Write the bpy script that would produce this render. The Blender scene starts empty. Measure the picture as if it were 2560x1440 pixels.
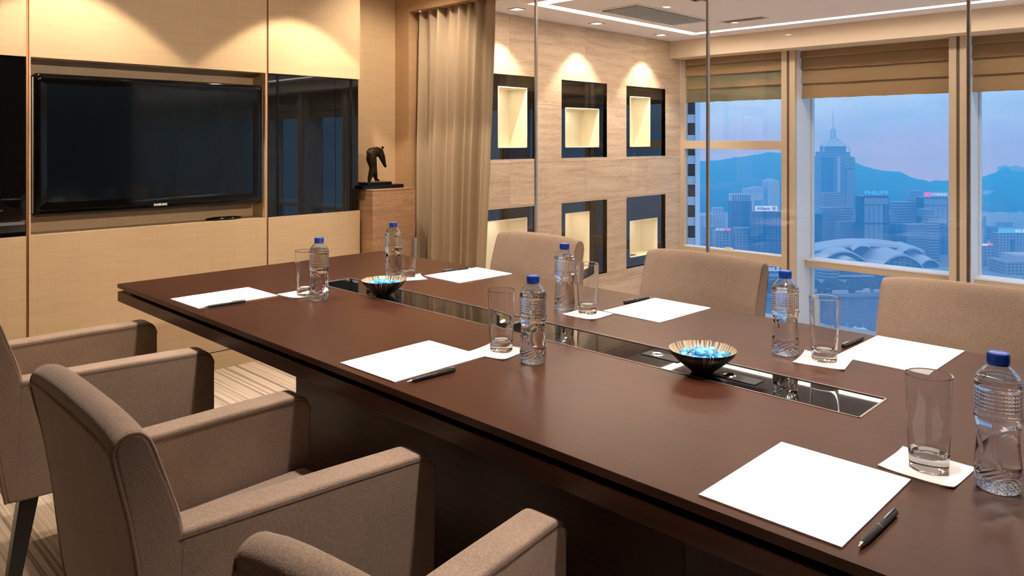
import bpy, bmesh, math, random
from mathutils import Vector, Matrix
random.seed(7)
R = math.radians
sc = bpy.context.scene
C = sc.collection

# ------------------------------------------------------------------ camera
FPX, HOR, TH, CZ = 1895.0, 352.0, R(45.5), 1.30
cam = bpy.data.cameras.new('camera'); camo = bpy.data.objects.new('camera', cam); C.objects.link(camo)
cam.sensor_width = 36.0; cam.sensor_fit = 'HORIZONTAL'
cam.lens = 36.0*FPX/2560.0
cam.shift_y = -(720.0-HOR)/2560.0
cam.clip_start = 0.02; cam.clip_end = 12000
camo.location = (0, 0, CZ); camo.rotation_euler = (R(90), 0, -TH)
sc.camera = camo
FW = Vector((math.sin(TH), math.cos(TH), 0)); RT = Vector((math.cos(TH), -math.sin(TH), 0))

# ------------------------------------------------------------------ view
sc.view_settings.view_transform = 'Standard'; sc.view_settings.look = 'None'
sc.view_settings.exposure = 0.0; sc.view_settings.gamma = 1.0
sc.view_settings.use_curve_mapping = False
sc.cycles.max_bounces = 12; sc.cycles.transparent_max_bounces = 24
sc.cycles.transmission_bounces = 12; sc.cycles.glossy_bounces = 6; sc.cycles.diffuse_bounces = 5
sc.cycles.volume_bounces = 3
sc.cycles.sample_clamp_indirect = 20.0
sc.cycles.blur_glossy = 0.3

# ------------------------------------------------------------------ world: dusk sky with soft clouds
SKY = 1.35
w = bpy.data.worlds.new('dusk_sky'); sc.world = w; w.use_nodes = True
nt = w.node_tree; nt.nodes.clear()
N, L = nt.nodes.new, nt.links.new
out = N('ShaderNodeOutputWorld'); bg = N('ShaderNodeBackground'); bg.inputs[1].default_value = SKY
tc = N('ShaderNodeTexCoord'); sep = N('ShaderNodeSeparateXYZ'); L(tc.outputs['Generated'], sep.inputs[0])
gr = N('ShaderNodeValToRGB'); L(sep.outputs[2], gr.inputs[0])
e = gr.color_ramp.elements
e[0].position = 0.0; e[0].color = (0.40, 0.60, 0.86, 1)
e[1].position = 0.12; e[1].color = (0.56, 0.69, 0.86, 1)
x_ = gr.color_ramp.elements.new(0.5); x_.color = (0.42, 0.70, 1.20, 1)
mp = N('ShaderNodeMapping'); mp.inputs['Scale'].default_value = (5, 5, 16); L(tc.outputs['Generated'], mp.inputs[0])
no = N('ShaderNodeTexNoise'); no.inputs['Scale'].default_value = 1.3; no.inputs['Detail'].default_value = 6; L(mp.outputs[0], no.inputs[0])
rr = N('ShaderNodeValToRGB'); L(no.outputs[0], rr.inputs[0]); rr.color_ramp.elements[0].position = .42; rr.color_ramp.elements[1].position = .66
mx = N('ShaderNodeMixRGB'); mx.blend_type = 'MULTIPLY'
fm = N('ShaderNodeMath'); fm.operation = 'MULTIPLY'; fm.inputs[1].default_value = .75; L(rr.outputs[0], fm.inputs[0])
L(fm.outputs[0], mx.inputs[0]); L(gr.outputs[0], mx.inputs[1]); mx.inputs[2].default_value = (0.66, 0.78, 0.92, 1)
L(mx.outputs[0], bg.inputs[0]); L(bg.outputs[0], out.inputs[0])

# ------------------------------------------------------------------ lights (the room's ceiling downlights, plus added lounge bounce)
WARM = (1.0, 0.80, 0.58)
def spot(name, loc, tgt, watts, deg, blend=.3, col=WARM, rad=.03):
    l = bpy.data.lights.new(name, 'SPOT'); l.energy = watts; l.spot_size = R(deg); l.spot_blend = blend; l.color = col; l.shadow_soft_size = rad
    if name == 'table_downlight_beam': l.cycles.is_caustics_light = True
    o = bpy.data.objects.new(name, l); C.objects.link(o); o.location = loc
    d = Vector(tgt)-Vector(loc); o.rotation_euler = d.to_track_quat('-Z', 'Y').to_euler(); return o
CEIL = 2.50
TABLE_W, WASH_W, LOUNGE_W, CHAIR_W = 118, 76, 82, 14
for y in (0.45, 1.5, 2.55):
    for x in (1.20, 2.06):
        spot('table_downlight_beam', (x, y, CEIL-.02), (x, y, 0), TABLE_W, 72, .5, (1.0, .87, .77))
for x in (-1.35, -.11, 1.13, 2.37):
    spot('wall_washer_beam', (x, 3.77, CEIL-.02), (x, 3.80, 0), WASH_W, 91, .14, (1.0, .82, .61))
for x in (1.15, 2.15):
    spot('accent_beam', (x, -1.2, CEIL-.03), (x+.1, 4.2, 1.2), 170, 40, .8)
spot('alcove_beam', (3.0, 3.6, CEIL-.02), (3.05, 4.35, 1.2), 52, 100, .7)
for y in (0.6, 1.6, 2.7):
    spot('glass_side_beam', (2.95, y, CEIL-.02), (2.6, y, .4), CHAIR_W, 80, .6, (1, .8, .62))
LC = 2.367
for y in (.9, -1.2, -3.4, -6.0, -9.0):
    spot('lounge_bounce_beam', (5.5, y, LC-.01), (5.5, y, -1), 145, 120, .6, (1.0, .90, .82), .04)  # unseen beams added to brighten the lounge ceiling by floor bounce
WASHX = (3.40, 4.402, 5.44, 6.484)
for x in WASHX:
    spot('stone_washer_beam', (x, 4.27, LC-.012), (x, 4.33, 0), LOUNGE_W, 88, .45, (1.0, .87, .72), .02)

# ------------------------------------------------------------------ helpers
def tag(o, label=None, cat=None, group=None, kind=None):
    if label: o['label'] = label
    if cat: o['category'] = cat
    if group: o['group'] = group
    if kind: o['kind'] = kind
    return o
def empty(name, loc=(0,0,0), rz=0):
    o = bpy.data.objects.new(name, None); C.objects.link(o); o.location = loc; o.rotation_euler = (0, 0, rz); o.empty_display_size = .05; return o
class MB:
    def __init__(s): s.v = []; s.f = []
    def add(s, vs, fs):
        b = len(s.v); s.v += [tuple(v) for v in vs]; s.f += [tuple(b+i for i in f) for f in fs]; return s
    def box(s, x0, x1, y0, y1, z0, z1):
        vs = [(x, y, z) for z in (z0, z1) for y in (y0, y1) for x in (x0, x1)]
        return s.add(vs, [(0,2,3,1),(4,5,7,6),(0,1,5,4),(2,6,7,3),(0,4,6,2),(1,3,7,5)])
    def boxm(s, M, hx, hy, hz):
        vs = [M @ Vector((x, y, z)) for z in (-hz, hz) for y in (-hy, hy) for x in (-hx, hx)]
        return s.add(vs, [(0,2,3,1),(4,5,7,6),(0,1,5,4),(2,6,7,3),(0,4,6,2),(1,3,7,5)])
    def prism_y(s, poly, y0, y1):            # poly in (x,z), CCW seen from -y
        n = len(poly)
        s.add([(x, y0, z) for x, z in poly]+[(x, y1, z) for x, z in poly],
              [tuple(range(n)), tuple(range(2*n-1, n-1, -1))]+[(j, i, i+n, j+n) for i in range(n) for j in [(i+1) % n]])
        return s
    def prism_z(s, poly, z0, z1):
        n = len(poly)
        s.add([(x, y, z0) for x, y in poly]+[(x, y, z1) for x, y in poly],
              [tuple(range(n-1, -1, -1)), tuple(range(n, 2*n))]+[(i, j, j+n, i+n) for i in range(n) for j in [(i+1) % n]])
        return s
    def lathe(s, prof, seg=40, c=(0,0,0), sx=1, sy=1, close=True):
        vs = []; fs = []; rings = []
        for r, z in prof:
            if r < 1e-6: rings.append([len(vs)]); vs.append((c[0], c[1], c[2]+z))
            else:
                rings.append(list(range(len(vs), len(vs)+seg)))
                vs += [(c[0]+r*math.cos(2*math.pi*k/seg)*sx, c[1]+r*math.sin(2*math.pi*k/seg)*sy, c[2]+z) for k in range(seg)]
        for a, b in zip(rings, rings[1:]):
            for k in range(seg):
                k2 = (k+1) % seg
                if len(a) == 1 and len(b) == 1: continue
                if len(a) == 1: fs.append((a[0], b[k2], b[k]))
                elif len(b) == 1: fs.append((a[k], a[k2], b[0]))
                else: fs.append((a[k], a[k2], b[k2], b[k]))
        return s.add(vs, fs)
    def dlathe(s, prof, seg=56, step=.005):
        p2 = []
        for (a, b), (c, d) in zip(prof, prof[1:]):
            n = max(1, int(math.hypot(c-a, d-b)/step))
            fr = [0, .04, .5, .96] if n == 1 and math.hypot(c-a, d-b) > .0015 else ([0] if n == 1 else [0, .15/n]+[k/n for k in range(1, n)]+[1-.15/n])
            p2 += [(a+(c-a)*t, b+(d-b)*t) for t in fr]
        return s.lathe(p2+[prof[-1]], seg)
    def tube(s, pts, rad, seg=8, rads=None):
        pts = [Vector(p) for p in pts]; n = len(pts); vs = []; fs = []
        up = Vector((0, 0, 1))
        for i, p in enumerate(pts):
            t = (pts[min(i+1, n-1)]-pts[max(i-1, 0)]).normalized()
            if i == 0:
                a = t.cross(up)
                if a.length < .2: a = t.cross(Vector((0, 1, 0)))
            else: a = prev-t*prev.dot(t)
            a.normalize(); b = t.cross(a); prev = a
            rr_ = rads[i] if rads else rad
            vs += [p+(a*math.cos(2*math.pi*k/seg)+b*math.sin(2*math.pi*k/seg))*rr_ for k in range(seg)]
        for i in range(n-1):
            for k in range(seg):
                k2 = (k+1) % seg; fs.append((i*seg+k, i*seg+k2, (i+1)*seg+k2, (i+1)*seg+k))
        fs.append(tuple(range(seg-1, -1, -1))); fs.append(tuple(range((n-1)*seg, n*seg)))
        return s.add(vs, fs)
    def mesh(s, name, mat, smooth=None):
        me = bpy.data.meshes.new(name); me.from_pydata(s.v, [], s.f); me.validate()
        bm = bmesh.new(); bm.from_mesh(me); bmesh.ops.recalc_face_normals(bm, faces=bm.faces); bm.to_mesh(me); bm.free()
        if mat: me.materials.append(mat)
        if smooth is not None:
            me.shade_smooth()
            me.set_sharp_from_angle(angle=R(smooth))
        return me
    def build(s, name, mat, parent=None, smooth=None, bevel=0, seg=2, sub=0):
        o = bpy.data.objects.new(name, s.mesh(name, mat, smooth)); C.objects.link(o)
        if parent: o.parent = parent
        if bevel:
            m = o.modifiers.new('bevel', 'BEVEL'); m.width = bevel; m.segments = seg; m.limit_method = 'ANGLE'; m.angle_limit = R(35); m.harden_normals = False
            if smooth is None: o.data.shade_smooth(); o.data.set_sharp_from_angle(angle=R(60))
        if sub:
            m = o.modifiers.new('sub', 'SUBSURF'); m.levels = sub; m.render_levels = sub
        return o
def box(name, mat, x0, x1, y0, y1, z0, z1, parent=None, bevel=0, seg=2):
    return MB().box(x0, x1, y0, y1, z0, z1).build(name, mat, parent, None, bevel, seg)
def struct(o, label=None): return tag(o, label, kind='structure')
def copy_tree(o, parent=None):
    c = o.copy(); C.objects.link(c); c.parent = parent
    for k in ('label', 'category', 'group'):
        pass
    for ch in [x for x in KIDS.get(o.name, [])]: copy_tree(ch, c)
    return c
KIDS = {}
def index_kids():
    KIDS.clear()
    for o in bpy.data.objects:
        if o.parent: KIDS.setdefault(o.parent.name, []).append(o)
def text_mesh(body, mat, size, ext=.0, bold=0.0, align='CENTER', width=None):
    cu = bpy.data.curves.new('lettering', 'FONT'); cu.body = body; cu.size = size; cu.extrude = ext; cu.offset = bold; cu.align_x = align; cu.align_y = 'CENTER'; cu.resolution_u = 3
    o = bpy.data.objects.new('lettering', cu); C.objects.link(o)
    me = bpy.data.meshes.new_from_object(o.evaluated_get(bpy.context.evaluated_depsgraph_get())); bpy.data.objects.remove(o); bpy.data.curves.remove(cu)
    me.materials.clear(); me.materials.append(mat)
    if width:
        xs_ = [v.co.x for v in me.vertices]; k = width/max(1e-6, max(xs_)-min(xs_)); c_ = (max(xs_)+min(xs_))/2
        for v in me.vertices: v.co.x = (v.co.x-c_)*k
    return me
def text(name, body, mat, size, loc, rot, parent, ext=.0, bold=0.0, width=None):
    o = bpy.data.objects.new(name, text_mesh(body, mat, size, ext, bold, 'CENTER', width)); C.objects.link(o); o.parent = parent; o.location = loc; o.rotation_euler = rot; return o
# ------------------------------------------------------------------ materials
def mat(name, col, rough=.5, metal=0, spec=.5, coat=0, trans=0, ior=1.45, emis=None, estr=0):
    m = bpy.data.materials.new(name); m.use_nodes = True; b = m.node_tree.nodes['Principled BSDF']
    b.inputs['Base Color'].default_value = (*col, 1); b.inputs['Roughness'].default_value = rough; b.inputs['Metallic'].default_value = metal
    b.inputs['Specular IOR Level'].default_value = spec; b.inputs['Coat Weight'].default_value = coat; b.inputs['IOR'].default_value = ior
    b.inputs['Transmission Weight'].default_value = trans
    if emis: b.inputs['Emission Color'].default_value = (*emis, 1); b.inputs['Emission Strength'].default_value = estr
    return m
def nodes(m): return m.node_tree, m.node_tree.nodes.new, m.node_tree.links.new, m.node_tree.nodes['Principled BSDF']
def texmap(m, scale=(1,1,1), rot=(0,0,0), kind='Object'):
    t, N, L, b = nodes(m)
    tc = N('ShaderNodeTexCoord'); mp = N('ShaderNodeMapping'); mp.inputs['Scale'].default_value = scale; mp.inputs['Rotation'].default_value = rot
    L(tc.outputs[kind], mp.inputs[0]); return mp.outputs[0]
def noise(m, vec, scale, detail=4, rough=.55, dist=0):
    t, N, L, b = nodes(m); n = N('ShaderNodeTexNoise'); n.inputs['Scale'].default_value = scale; n.inputs['Detail'].default_value = detail
    n.inputs['Roughness'].default_value = rough; n.inputs['Distortion'].default_value = dist; L(vec, n.inputs[0]); return n.outputs[0]
def ramp(m, fac, stops):
    t, N, L, b = nodes(m); r = N('ShaderNodeValToRGB'); L(fac, r.inputs[0]); el = r.color_ramp.elements
    while len(el) < len(stops): el.new(.5)
    for k, (p, c) in zip(el, stops): k.position = p; k.color = (*c, 1) if len(c) == 3 else c
    return r.outputs[0]
def mix(m, fac, a, b_, mode='MIX'):
    t, N, L, b = nodes(m); x = N('ShaderNodeMixRGB'); x.blend_type = mode
    for s, v in ((0, fac), (1, a), (2, b_)):
        if isinstance(v, (int, float)): x.inputs[s].default_value = v
        elif isinstance(v, tuple): x.inputs[s].default_value = (*v, 1)
        else: L(v, x.inputs[s])
    return x.outputs[0]
def bump(m, h, strength=.2, dist=.01):
    t, N, L, b = nodes(m); x = N('ShaderNodeBump'); x.inputs['Strength'].default_value = strength; x.inputs['Distance'].default_value = dist
    L(h, x.inputs['Height']); L(x.outputs[0], b.inputs['Normal'])
def setc(m, c): t, N, L, b = nodes(m); L(c, b.inputs['Base Color'])
def math_(m, op, a, b_=None):
    t, N, L, b = nodes(m); x = N('ShaderNodeMath'); x.operation = op
    for s, v in ((0, a), (1, b_)):
        if v is None: continue
        if isinstance(v, (int, float)): x.inputs[s].default_value = v
        else: L(v, x.inputs[s])
    return x.outputs[0]
def sepxyz(m, v): t, N, L, b = nodes(m); s = N('ShaderNodeSeparateXYZ'); L(v, s.inputs[0]); return s.outputs
def comb(m, x, y, z):
    t, N, L, b = nodes(m); c = N('ShaderNodeCombineXYZ')
    for s, v in enumerate((x, y, z)):
        if isinstance(v, (int, float)): c.inputs[s].default_value = v
        else: L(v, c.inputs[s])
    return c.outputs[0]

def maple(name, base, hor='X'):                # figured sycamore veneer: leaves, fine grain, cross ripple
    m = mat(name, base, .38, spec=.4)
    o = texmap(m); s = sepxyz(m, o); u = math_(m, 'ADD', s[0], s[1])
    leaf = math_(m, 'FLOOR', math_(m, 'MULTIPLY', u, 6.1))
    t, N, L, b = nodes(m); wn = N('ShaderNodeTexWhiteNoise'); wn.noise_dimensions = '1D'; L(leaf, wn.inputs['W'])
    grain = noise(m, comb(m, math_(m, 'MULTIPLY', u, 90), 0, math_(m, 'MULTIPLY', s[2], 1.2)), 1, 3)
    rip = noise(m, comb(m, math_(m, 'MULTIPLY', u, 5), wn.outputs[0], math_(m, 'MULTIPLY', s[2], 62)), 1, 2, .5, .4)
    c = mix(m, .30, tuple(base), ramp(m, grain, [(.3, tuple(v*.86 for v in base)), (.7, tuple(min(1, v*1.1) for v in base))]))
    c = mix(m, .15, c, ramp(m, rip, [(.35, tuple(v*.72 for v in base)), (.65, tuple(min(1, v*1.22) for v in base))]))
    c = mix(m, math_(m, 'MULTIPLY', wn.outputs[0], .16), c, tuple(v*.8 for v in base))
    setc(m, c); return m
M_MAPLE = maple('sycamore_veneer', (.62, .46, .29))
M_MAPLE2 = maple('sycamore_veneer_jamb', (.56, .37, .21))
M_COPPER = mat('copper_reveal', (.36, .15, .065), .3, .55)
M_BLACKGLASS = mat('black_glass', (.002, .0025, .003), .02, spec=.42)
M_CABGLASS = mat('cabinet_black_glass', (.002, .0025, .003), .02, spec=.85)
M_TVBEZEL = mat('piano_black_plastic', (.002, .002, .002), .06, spec=.5)
M_SCREEN = mat('tv_screen', (.003, .006, .009), .07, spec=.45)
M_SILVERLINE = mat('silver_edge', (.55, .55, .56), .3, .8)
M_LOGO = mat('silver_print', (.75, .76, .78), .4)

def travertine(name, a, b_, rough=.45, dark=1):
    m = mat(name, a, rough, spec=.35)
    o = texmap(m); t, N, L, bs = nodes(m)
    oi = N('ShaderNodeObjectInfo'); off = comb(m, math_(m, 'MULTIPLY', oi.outputs['Random'], 7), 0, math_(m, 'MULTIPLY', oi.outputs['Random'], 13))
    va = N('ShaderNodeVectorMath'); va.operation = 'ADD'; L(o, va.inputs[0]); L(off, va.inputs[1])
    mp = N('ShaderNodeMapping'); mp.inputs['Scale'].default_value = (1.2, 1.2, 14); L(va.outputs[0], mp.inputs[0])
    n1 = noise(m, mp.outputs[0], 1.5, 11, .76, .7)
    mp2 = N('ShaderNodeMapping'); mp2.inputs['Scale'].default_value = (20, 20, 75); L(va.outputs[0], mp2.inputs[0])
    n2 = noise(m, mp2.outputs[0], 1.5, 6, .8, .3)
    c = ramp(m, n1, [(.38, a), (.50, tuple((p+q)/2 for p, q in zip(a, b_))), (.62, b_)])
    c = mix(m, .36, c, ramp(m, n2, [(.35, tuple(v*.72 for v in a)), (.65, tuple(min(1, v*1.12) for v in b_))]))
    tone = math_(m, 'ADD', math_(m, 'MULTIPLY', oi.outputs['Random'], .16), .88)
    c = mix(m, 1.0, c, comb(m, tone, tone, tone), 'MULTIPLY')
    setc(m, c); bump(m, n2, .15, .002); return m
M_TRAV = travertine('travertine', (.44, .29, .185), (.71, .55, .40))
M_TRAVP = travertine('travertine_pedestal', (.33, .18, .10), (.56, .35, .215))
M_GROUT = mat('grout', (.30, .22, .15), .8)
M_CREAM = mat('cream_lacquer', (.84, .77, .60), .45)
M_CEIL = mat('ceiling_paint', (.75, .70, .70), .85)
M_BULK = mat('bulkhead_paint', (.64, .52, .40), .8)
M_FRAME = mat('champagne_aluminium', (.54, .43, .32), .42, .05)
M_FRAMEG = mat('frame_groove', (.16, .12, .08), .6)
M_SILL = mat('pale_sill', (.72, .72, .72), .35)
M_REVEAL = mat('white_reveal', (.66, .67, .68), .45)
M_STRIP = mat('cove_diffuser', (1, .9, .75), .5, emis=(1, .87, .70), estr=22)
M_BULB = mat('bulb', (1, 1, 1), .5, emis=(1, .9, .78), estr=30)
M_TRIM = mat('lamp_trim', (.55, .5, .46), .4, .3)
M_METAL = mat('brushed_steel', (.50, .46, .42), .35, .85)
M_DARKMETAL = mat('dark_slot', (.02, .02, .02), .6)
M_GRILLEBACK = mat('grille_backing', (.30, .28, .27), .7)
M_GRILLE = mat('grille_paint', (.72, .69, .67), .6)

def thin_glass(name, tint=(1, 1, 1), r0=.04):
    m = bpy.data.materials.new(name); m.use_nodes = True; t = m.node_tree; t.nodes.clear(); N, L = t.nodes.new, t.links.new
    o = N('ShaderNodeOutputMaterial'); mx = N('ShaderNodeMixShader'); tr = N('ShaderNodeBsdfTransparent'); tr.inputs[0].default_value = (*tint, 1)
    gl = N('ShaderNodeBsdfGlossy'); gl.inputs['Roughness'].default_value = 0.0
    g = N('ShaderNodeNewGeometry'); d = N('ShaderNodeVectorMath'); d.operation = 'DOT_PRODUCT'; L(g.outputs['Incoming'], d.inputs[0]); L(g.outputs['Normal'], d.inputs[1])
    def mm(op, a, b):
        x = N('ShaderNodeMath'); x.operation = op
        for s, v in ((0, a), (1, b)):
            if v is None: continue
            if isinstance(v, (int, float)): x.inputs[s].default_value = v
            else: L(v, x.inputs[s])
        return x.outputs[0]
    f = mm('ADD', mm('MULTIPLY', mm('POWER', mm('SUBTRACT', 1, mm('ABSOLUTE', d.outputs['Value'], None)), 5), 1-r0), r0)
    L(f, mx.inputs[0]); L(tr.outputs[0], mx.inputs[1]); L(gl.outputs[0], mx.inputs[2]); L(mx.outputs[0], o.inputs[0]); return m
M_PANE = thin_glass('clear_partition_glass', (.985, .99, .985))
M_WINGLASS = thin_glass('window_glass', (.87, .95, 1.0), .03)

def fabric(name, base, dark, sc_=1):
    m = mat(name, base, .92, spec=.2)
    t, N, L, b = nodes(m)
    b.inputs['Sheen Weight'].default_value = .25; b.inputs['Sheen Roughness'].default_value = .5
    o = texmap(m)
    big = noise(m, o, 14, 3)
    weave = noise(m, texmap(m, (420, 420, 260)), 1, 2, .6)
    weave2 = noise(m, texmap(m, (260, 260, 560)), 1, 1, .5)
    c = mix(m, .75, ramp(m, weave, [(.36, tuple(v*.8 for v in dark)), (.62, tuple(min(1, v*1.1) for v in base))]), ramp(m, weave2, [(.3, dark), (.7, tuple(min(1, v*1.12) for v in base))]))
    c = mix(m, .35, c, ramp(m, big, [(.3, tuple(v*.8 for v in base)), (.7, base)]))
    setc(m, c); bump(m, weave, .35, .002); return m
M_FABRIC = fabric('taupe_chenille', (.37, .265, .195), (.175, .12, .086))
M_SEAT = fabric('seat_fabric', (.42, .32, .25), (.33, .245, .185))
M_PIPING = fabric('piping_fabric', (.36, .24, .165), (.21, .13, .09))
M_SEAM = mat('seam_thread', (.10, .065, .045), .9)
M_LEG = mat('black_lacquer', (.008, .007, .006), .3)

M_WENGE = mat('wenge_veneer', (.05, .02, .012), .30, spec=.36)
_o = texmap(M_WENGE, (330, 3.2, 60)); _g = noise(M_WENGE, _o, 1, 3, .6); _g2 = noise(M_WENGE, texmap(M_WENGE, (60, 1.5, 30)), 1, 3)
_c = ramp(M_WENGE, _g, [(.3, (.026, .0080, .0038)), (.7, (.066, .0215, .0105))])
setc(M_WENGE, mix(M_WENGE, .4, _c, ramp(M_WENGE, _g2, [(.3, (.033, .0105, .005)), (.7, (.061, .020, .0097))])))
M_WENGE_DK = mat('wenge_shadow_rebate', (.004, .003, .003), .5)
M_PAPER = mat('white_paper', (.90, .90, .90), .8, spec=.2)
M_NAPKIN = mat('white_linen', (.82, .81, .80), .9, spec=.1)
bump(M_NAPKIN, noise(M_NAPKIN, texmap(M_NAPKIN), 60, 4), .5, .004)
M_PEN = mat('pen_black', (.010, .010, .011), .35)
M_CHROME = mat('chrome', (.75, .75, .77), .15, 1)
M_CAP = mat('blue_cap', (.012, .055, .32), .32)
M_CAPPRINT = mat('cap_print', (.75, .82, .95), .5)
def dielectric(name, col, ior, rough=0):
    m = bpy.data.materials.new(name); m.use_nodes = True; t = m.node_tree; t.nodes.clear()
    o = t.nodes.new('ShaderNodeOutputMaterial'); g = t.nodes.new('ShaderNodeBsdfGlass'); g.inputs['Color'].default_value = (*col, 1); g.inputs['IOR'].default_value = ior; g.inputs['Roughness'].default_value = rough
    t.links.new(g.outputs[0], o.inputs[0]); return m, t, g
M_TUMBLER, _, _ = dielectric('tumbler_glass', (.985, .99, .995), 1.45)
M_BOTTLE, _t, _gn = dielectric('bottle_and_water', (.93, .96, 1.0), 1.34)
_N, _L = _t.nodes.new, _t.links.new
_tc = _N('ShaderNodeTexCoord'); _sp = _N('ShaderNodeSeparateXYZ'); _L(_tc.outputs['Object'], _sp.inputs[0])
def _m(op, a, b=None):
    x = _N('ShaderNodeMath'); x.operation = op
    for s, v in ((0, a), (1, b)):
        if v is None: continue
        if isinstance(v, (int, float)): x.inputs[s].default_value = v
        else: _L(v, x.inputs[s])
    return x.outputs[0]
_ang = _m('ARCTAN2', _sp.outputs[1], _sp.outputs[0])
_cb = _N('ShaderNodeCombineXYZ'); _L(_m('MULTIPLY', _ang, .0325), _cb.inputs[0]); _L(_sp.outputs[2], _cb.inputs[1])
_vo = _N('ShaderNodeTexVoronoi'); _vo.inputs['Scale'].default_value = 165; _vo.inputs['Randomness'].default_value = .12; _L(_cb.outputs[0], _vo.inputs[0])
_band = _m('MULTIPLY', _m('GREATER_THAN', _sp.outputs[2], .118), _m('LESS_THAN', _sp.outputs[2], .160))
_bot = _m('LESS_THAN', _sp.outputs[2], .022)
_wv = _N('ShaderNodeTexWave'); _wv.inputs['Scale'].default_value = 1.6; _wv.inputs['Distortion'].default_value = 2.5; _cb2 = _N('ShaderNodeCombineXYZ')
_L(_m('ADD', _m('MULTIPLY', _ang, .9), _m('MULTIPLY', _sp.outputs[2], 28)), _cb2.inputs[0]); _L(_cb2.outputs[0], _wv.inputs[0])
_h = _m('ADD', _m('MULTIPLY', _vo.outputs['Distance'], _band), _m('MULTIPLY', _wv.outputs['Fac'], _m('MULTIPLY', _bot, .8)))
_a2 = _m('MULTIPLY', _m('SUBTRACT', _m('FRACT', _m('ADD', _m('MULTIPLY', _ang, 3/(2*math.pi)), .5)), .5), .069)
_e2 = _m('ADD', _m('POWER', _m('ABSOLUTE', _m('DIVIDE', _a2, .024)), 2), _m('POWER', _m('ABSOLUTE', _m('DIVIDE', _m('ADD', _m('SUBTRACT', _sp.outputs[2], .062), _m('MULTIPLY', _a2, .35)), .034)), 2))
_rg = _m('MAXIMUM', _m('SUBTRACT', 1, _m('MULTIPLY', _m('ABSOLUTE', _m('SUBTRACT', _e2, 1)), 3.2)), 0)
_h = _m('ADD', _h, _m('MULTIPLY', _rg, _m('LESS_THAN', _sp.outputs[2], .103)))
_bp = _N('ShaderNodeBump'); _bp.inputs['Strength'].default_value = .6; _bp.inputs['Distance'].default_value = .003; _L(_h, _bp.inputs['Height']); _L(_bp.outputs[0], _gn.inputs['Normal'])

M_BRONZE = mat('dark_bronze', (.030, .020, .012), .35, .7); bump(M_BRONZE, noise(M_BRONZE, texmap(M_BRONZE), 60, 4), .6, .004)
M_BASEBLK = mat('black_granite', (.004, .004, .005), .2)

def bowl_mat(name, dark, light, k, thr):
    m = mat(name, dark, .3); o = texmap(m); s = sepxyz(m, o)
    a = math_(m, 'MULTIPLY', math_(m, 'ARCTAN2', s[1], s[0]), k)
    n = noise(m, comb(m, a, 0, math_(m, 'MULTIPLY', s[2], 6)), 1.0, 1, .4)
    setc(m, ramp(m, n, [(thr-.015, dark), (thr+.015, light)])); return m
M_BOWLOUT = bowl_mat('bowl_sgraffito', (.006, .005, .005), (.60, .54, .46), 42, .63)
M_BOWLIN = bowl_mat('bowl_inside', (.05, .04, .03), (.42, .33, .22), 34, .44)
M_CANDY = mat('blue_foil_wrapper', (.06, .42, .80), .25, .25); 
_cn = noise(M_CANDY, texmap(M_CANDY), 95, 3); setc(M_CANDY, ramp(M_CANDY, _cn, [(.36, (.02, .16, .52)), (.5, (.07, .45, .82)), (.68, (.45, .80, .98))])); bump(M_CANDY, _cn, .7, .004)
M_SHEET = mat('candy_tail_film', (.22, .62, .90), .2, .1)

# carpet: narrow irregular stripes that run along Y
M_CARPET = mat('striped_carpet', (.42, .33, .25), .95, spec=.1)
_o = sepxyz(M_CARPET, texmap(M_CARPET))
_n1 = noise(M_CARPET, comb(M_CARPET, math_(M_CARPET, 'MULTIPLY', _o[0], 44), math_(M_CARPET, 'MULTIPLY', _o[1], .25), 0), 1, 3, .7, .15)
_n2 = noise(M_CARPET, texmap(M_CARPET), 350, 2)
_c = ramp(M_CARPET, _n1, [(.36, (.11, .085, .068)), (.46, (.40, .33, .265)), (.56, (.56, .47, .39)), (.68, (.36, .29, .23))])
setc(M_CARPET, mix(M_CARPET, .25, _c, ramp(M_CARPET, _n2, [(.3, (.2, .15, .11)), (.7, (.65, .52, .40))]))); bump(M_CARPET, _n2, .5, .004)
M_LFLOOR = mat('lounge_floor', (.55, .46, .37), .5)

def drape(name, base, ripple=0):
    m = mat(name, base, .48, spec=.35); t, N, L, b = nodes(m); b.inputs['Sheen Weight'].default_value = .4
    n = noise(m, texmap(m, (300, 300, 12)), 1, 2); setc(m, mix(m, ripple or .3, tuple(base), ramp(m, n, [(.3, tuple(v*.75 for v in base)), (.7, tuple(min(1, v*1.15) for v in base))]))); return m
M_CURTAIN = drape('champagne_satin', (.50, .395, .275), .1)
M_BLIND = drape('roman_blind_fabric', (.30, .19, .095))

# ================================================================== SETTING: meeting room
Yt, XP, YA, RX = 4.215, 3.35, 4.49, 2.86
struct(box('floor', M_CARPET, -1.7, 3.5, -1.7, 4.4, -.05, 0), 'beige carpet with narrow brown stripes')
struct(box('ceiling', M_CEIL, -1.7, 3.5, -1.7, 4.6, CEIL, CEIL+.06), 'plain ceiling above the meeting table')
M_DKWALL = mat('dark_veneer_wall', (.07, .045, .03), .5)
struct(box('wall_back', M_DKWALL, -1.7, 3.5, -1.76, -1.7, 0, CEIL))
struct(box('wall_left', M_DKWALL, -1.76, -1.7, -1.7, 4.6, 0, CEIL))
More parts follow.
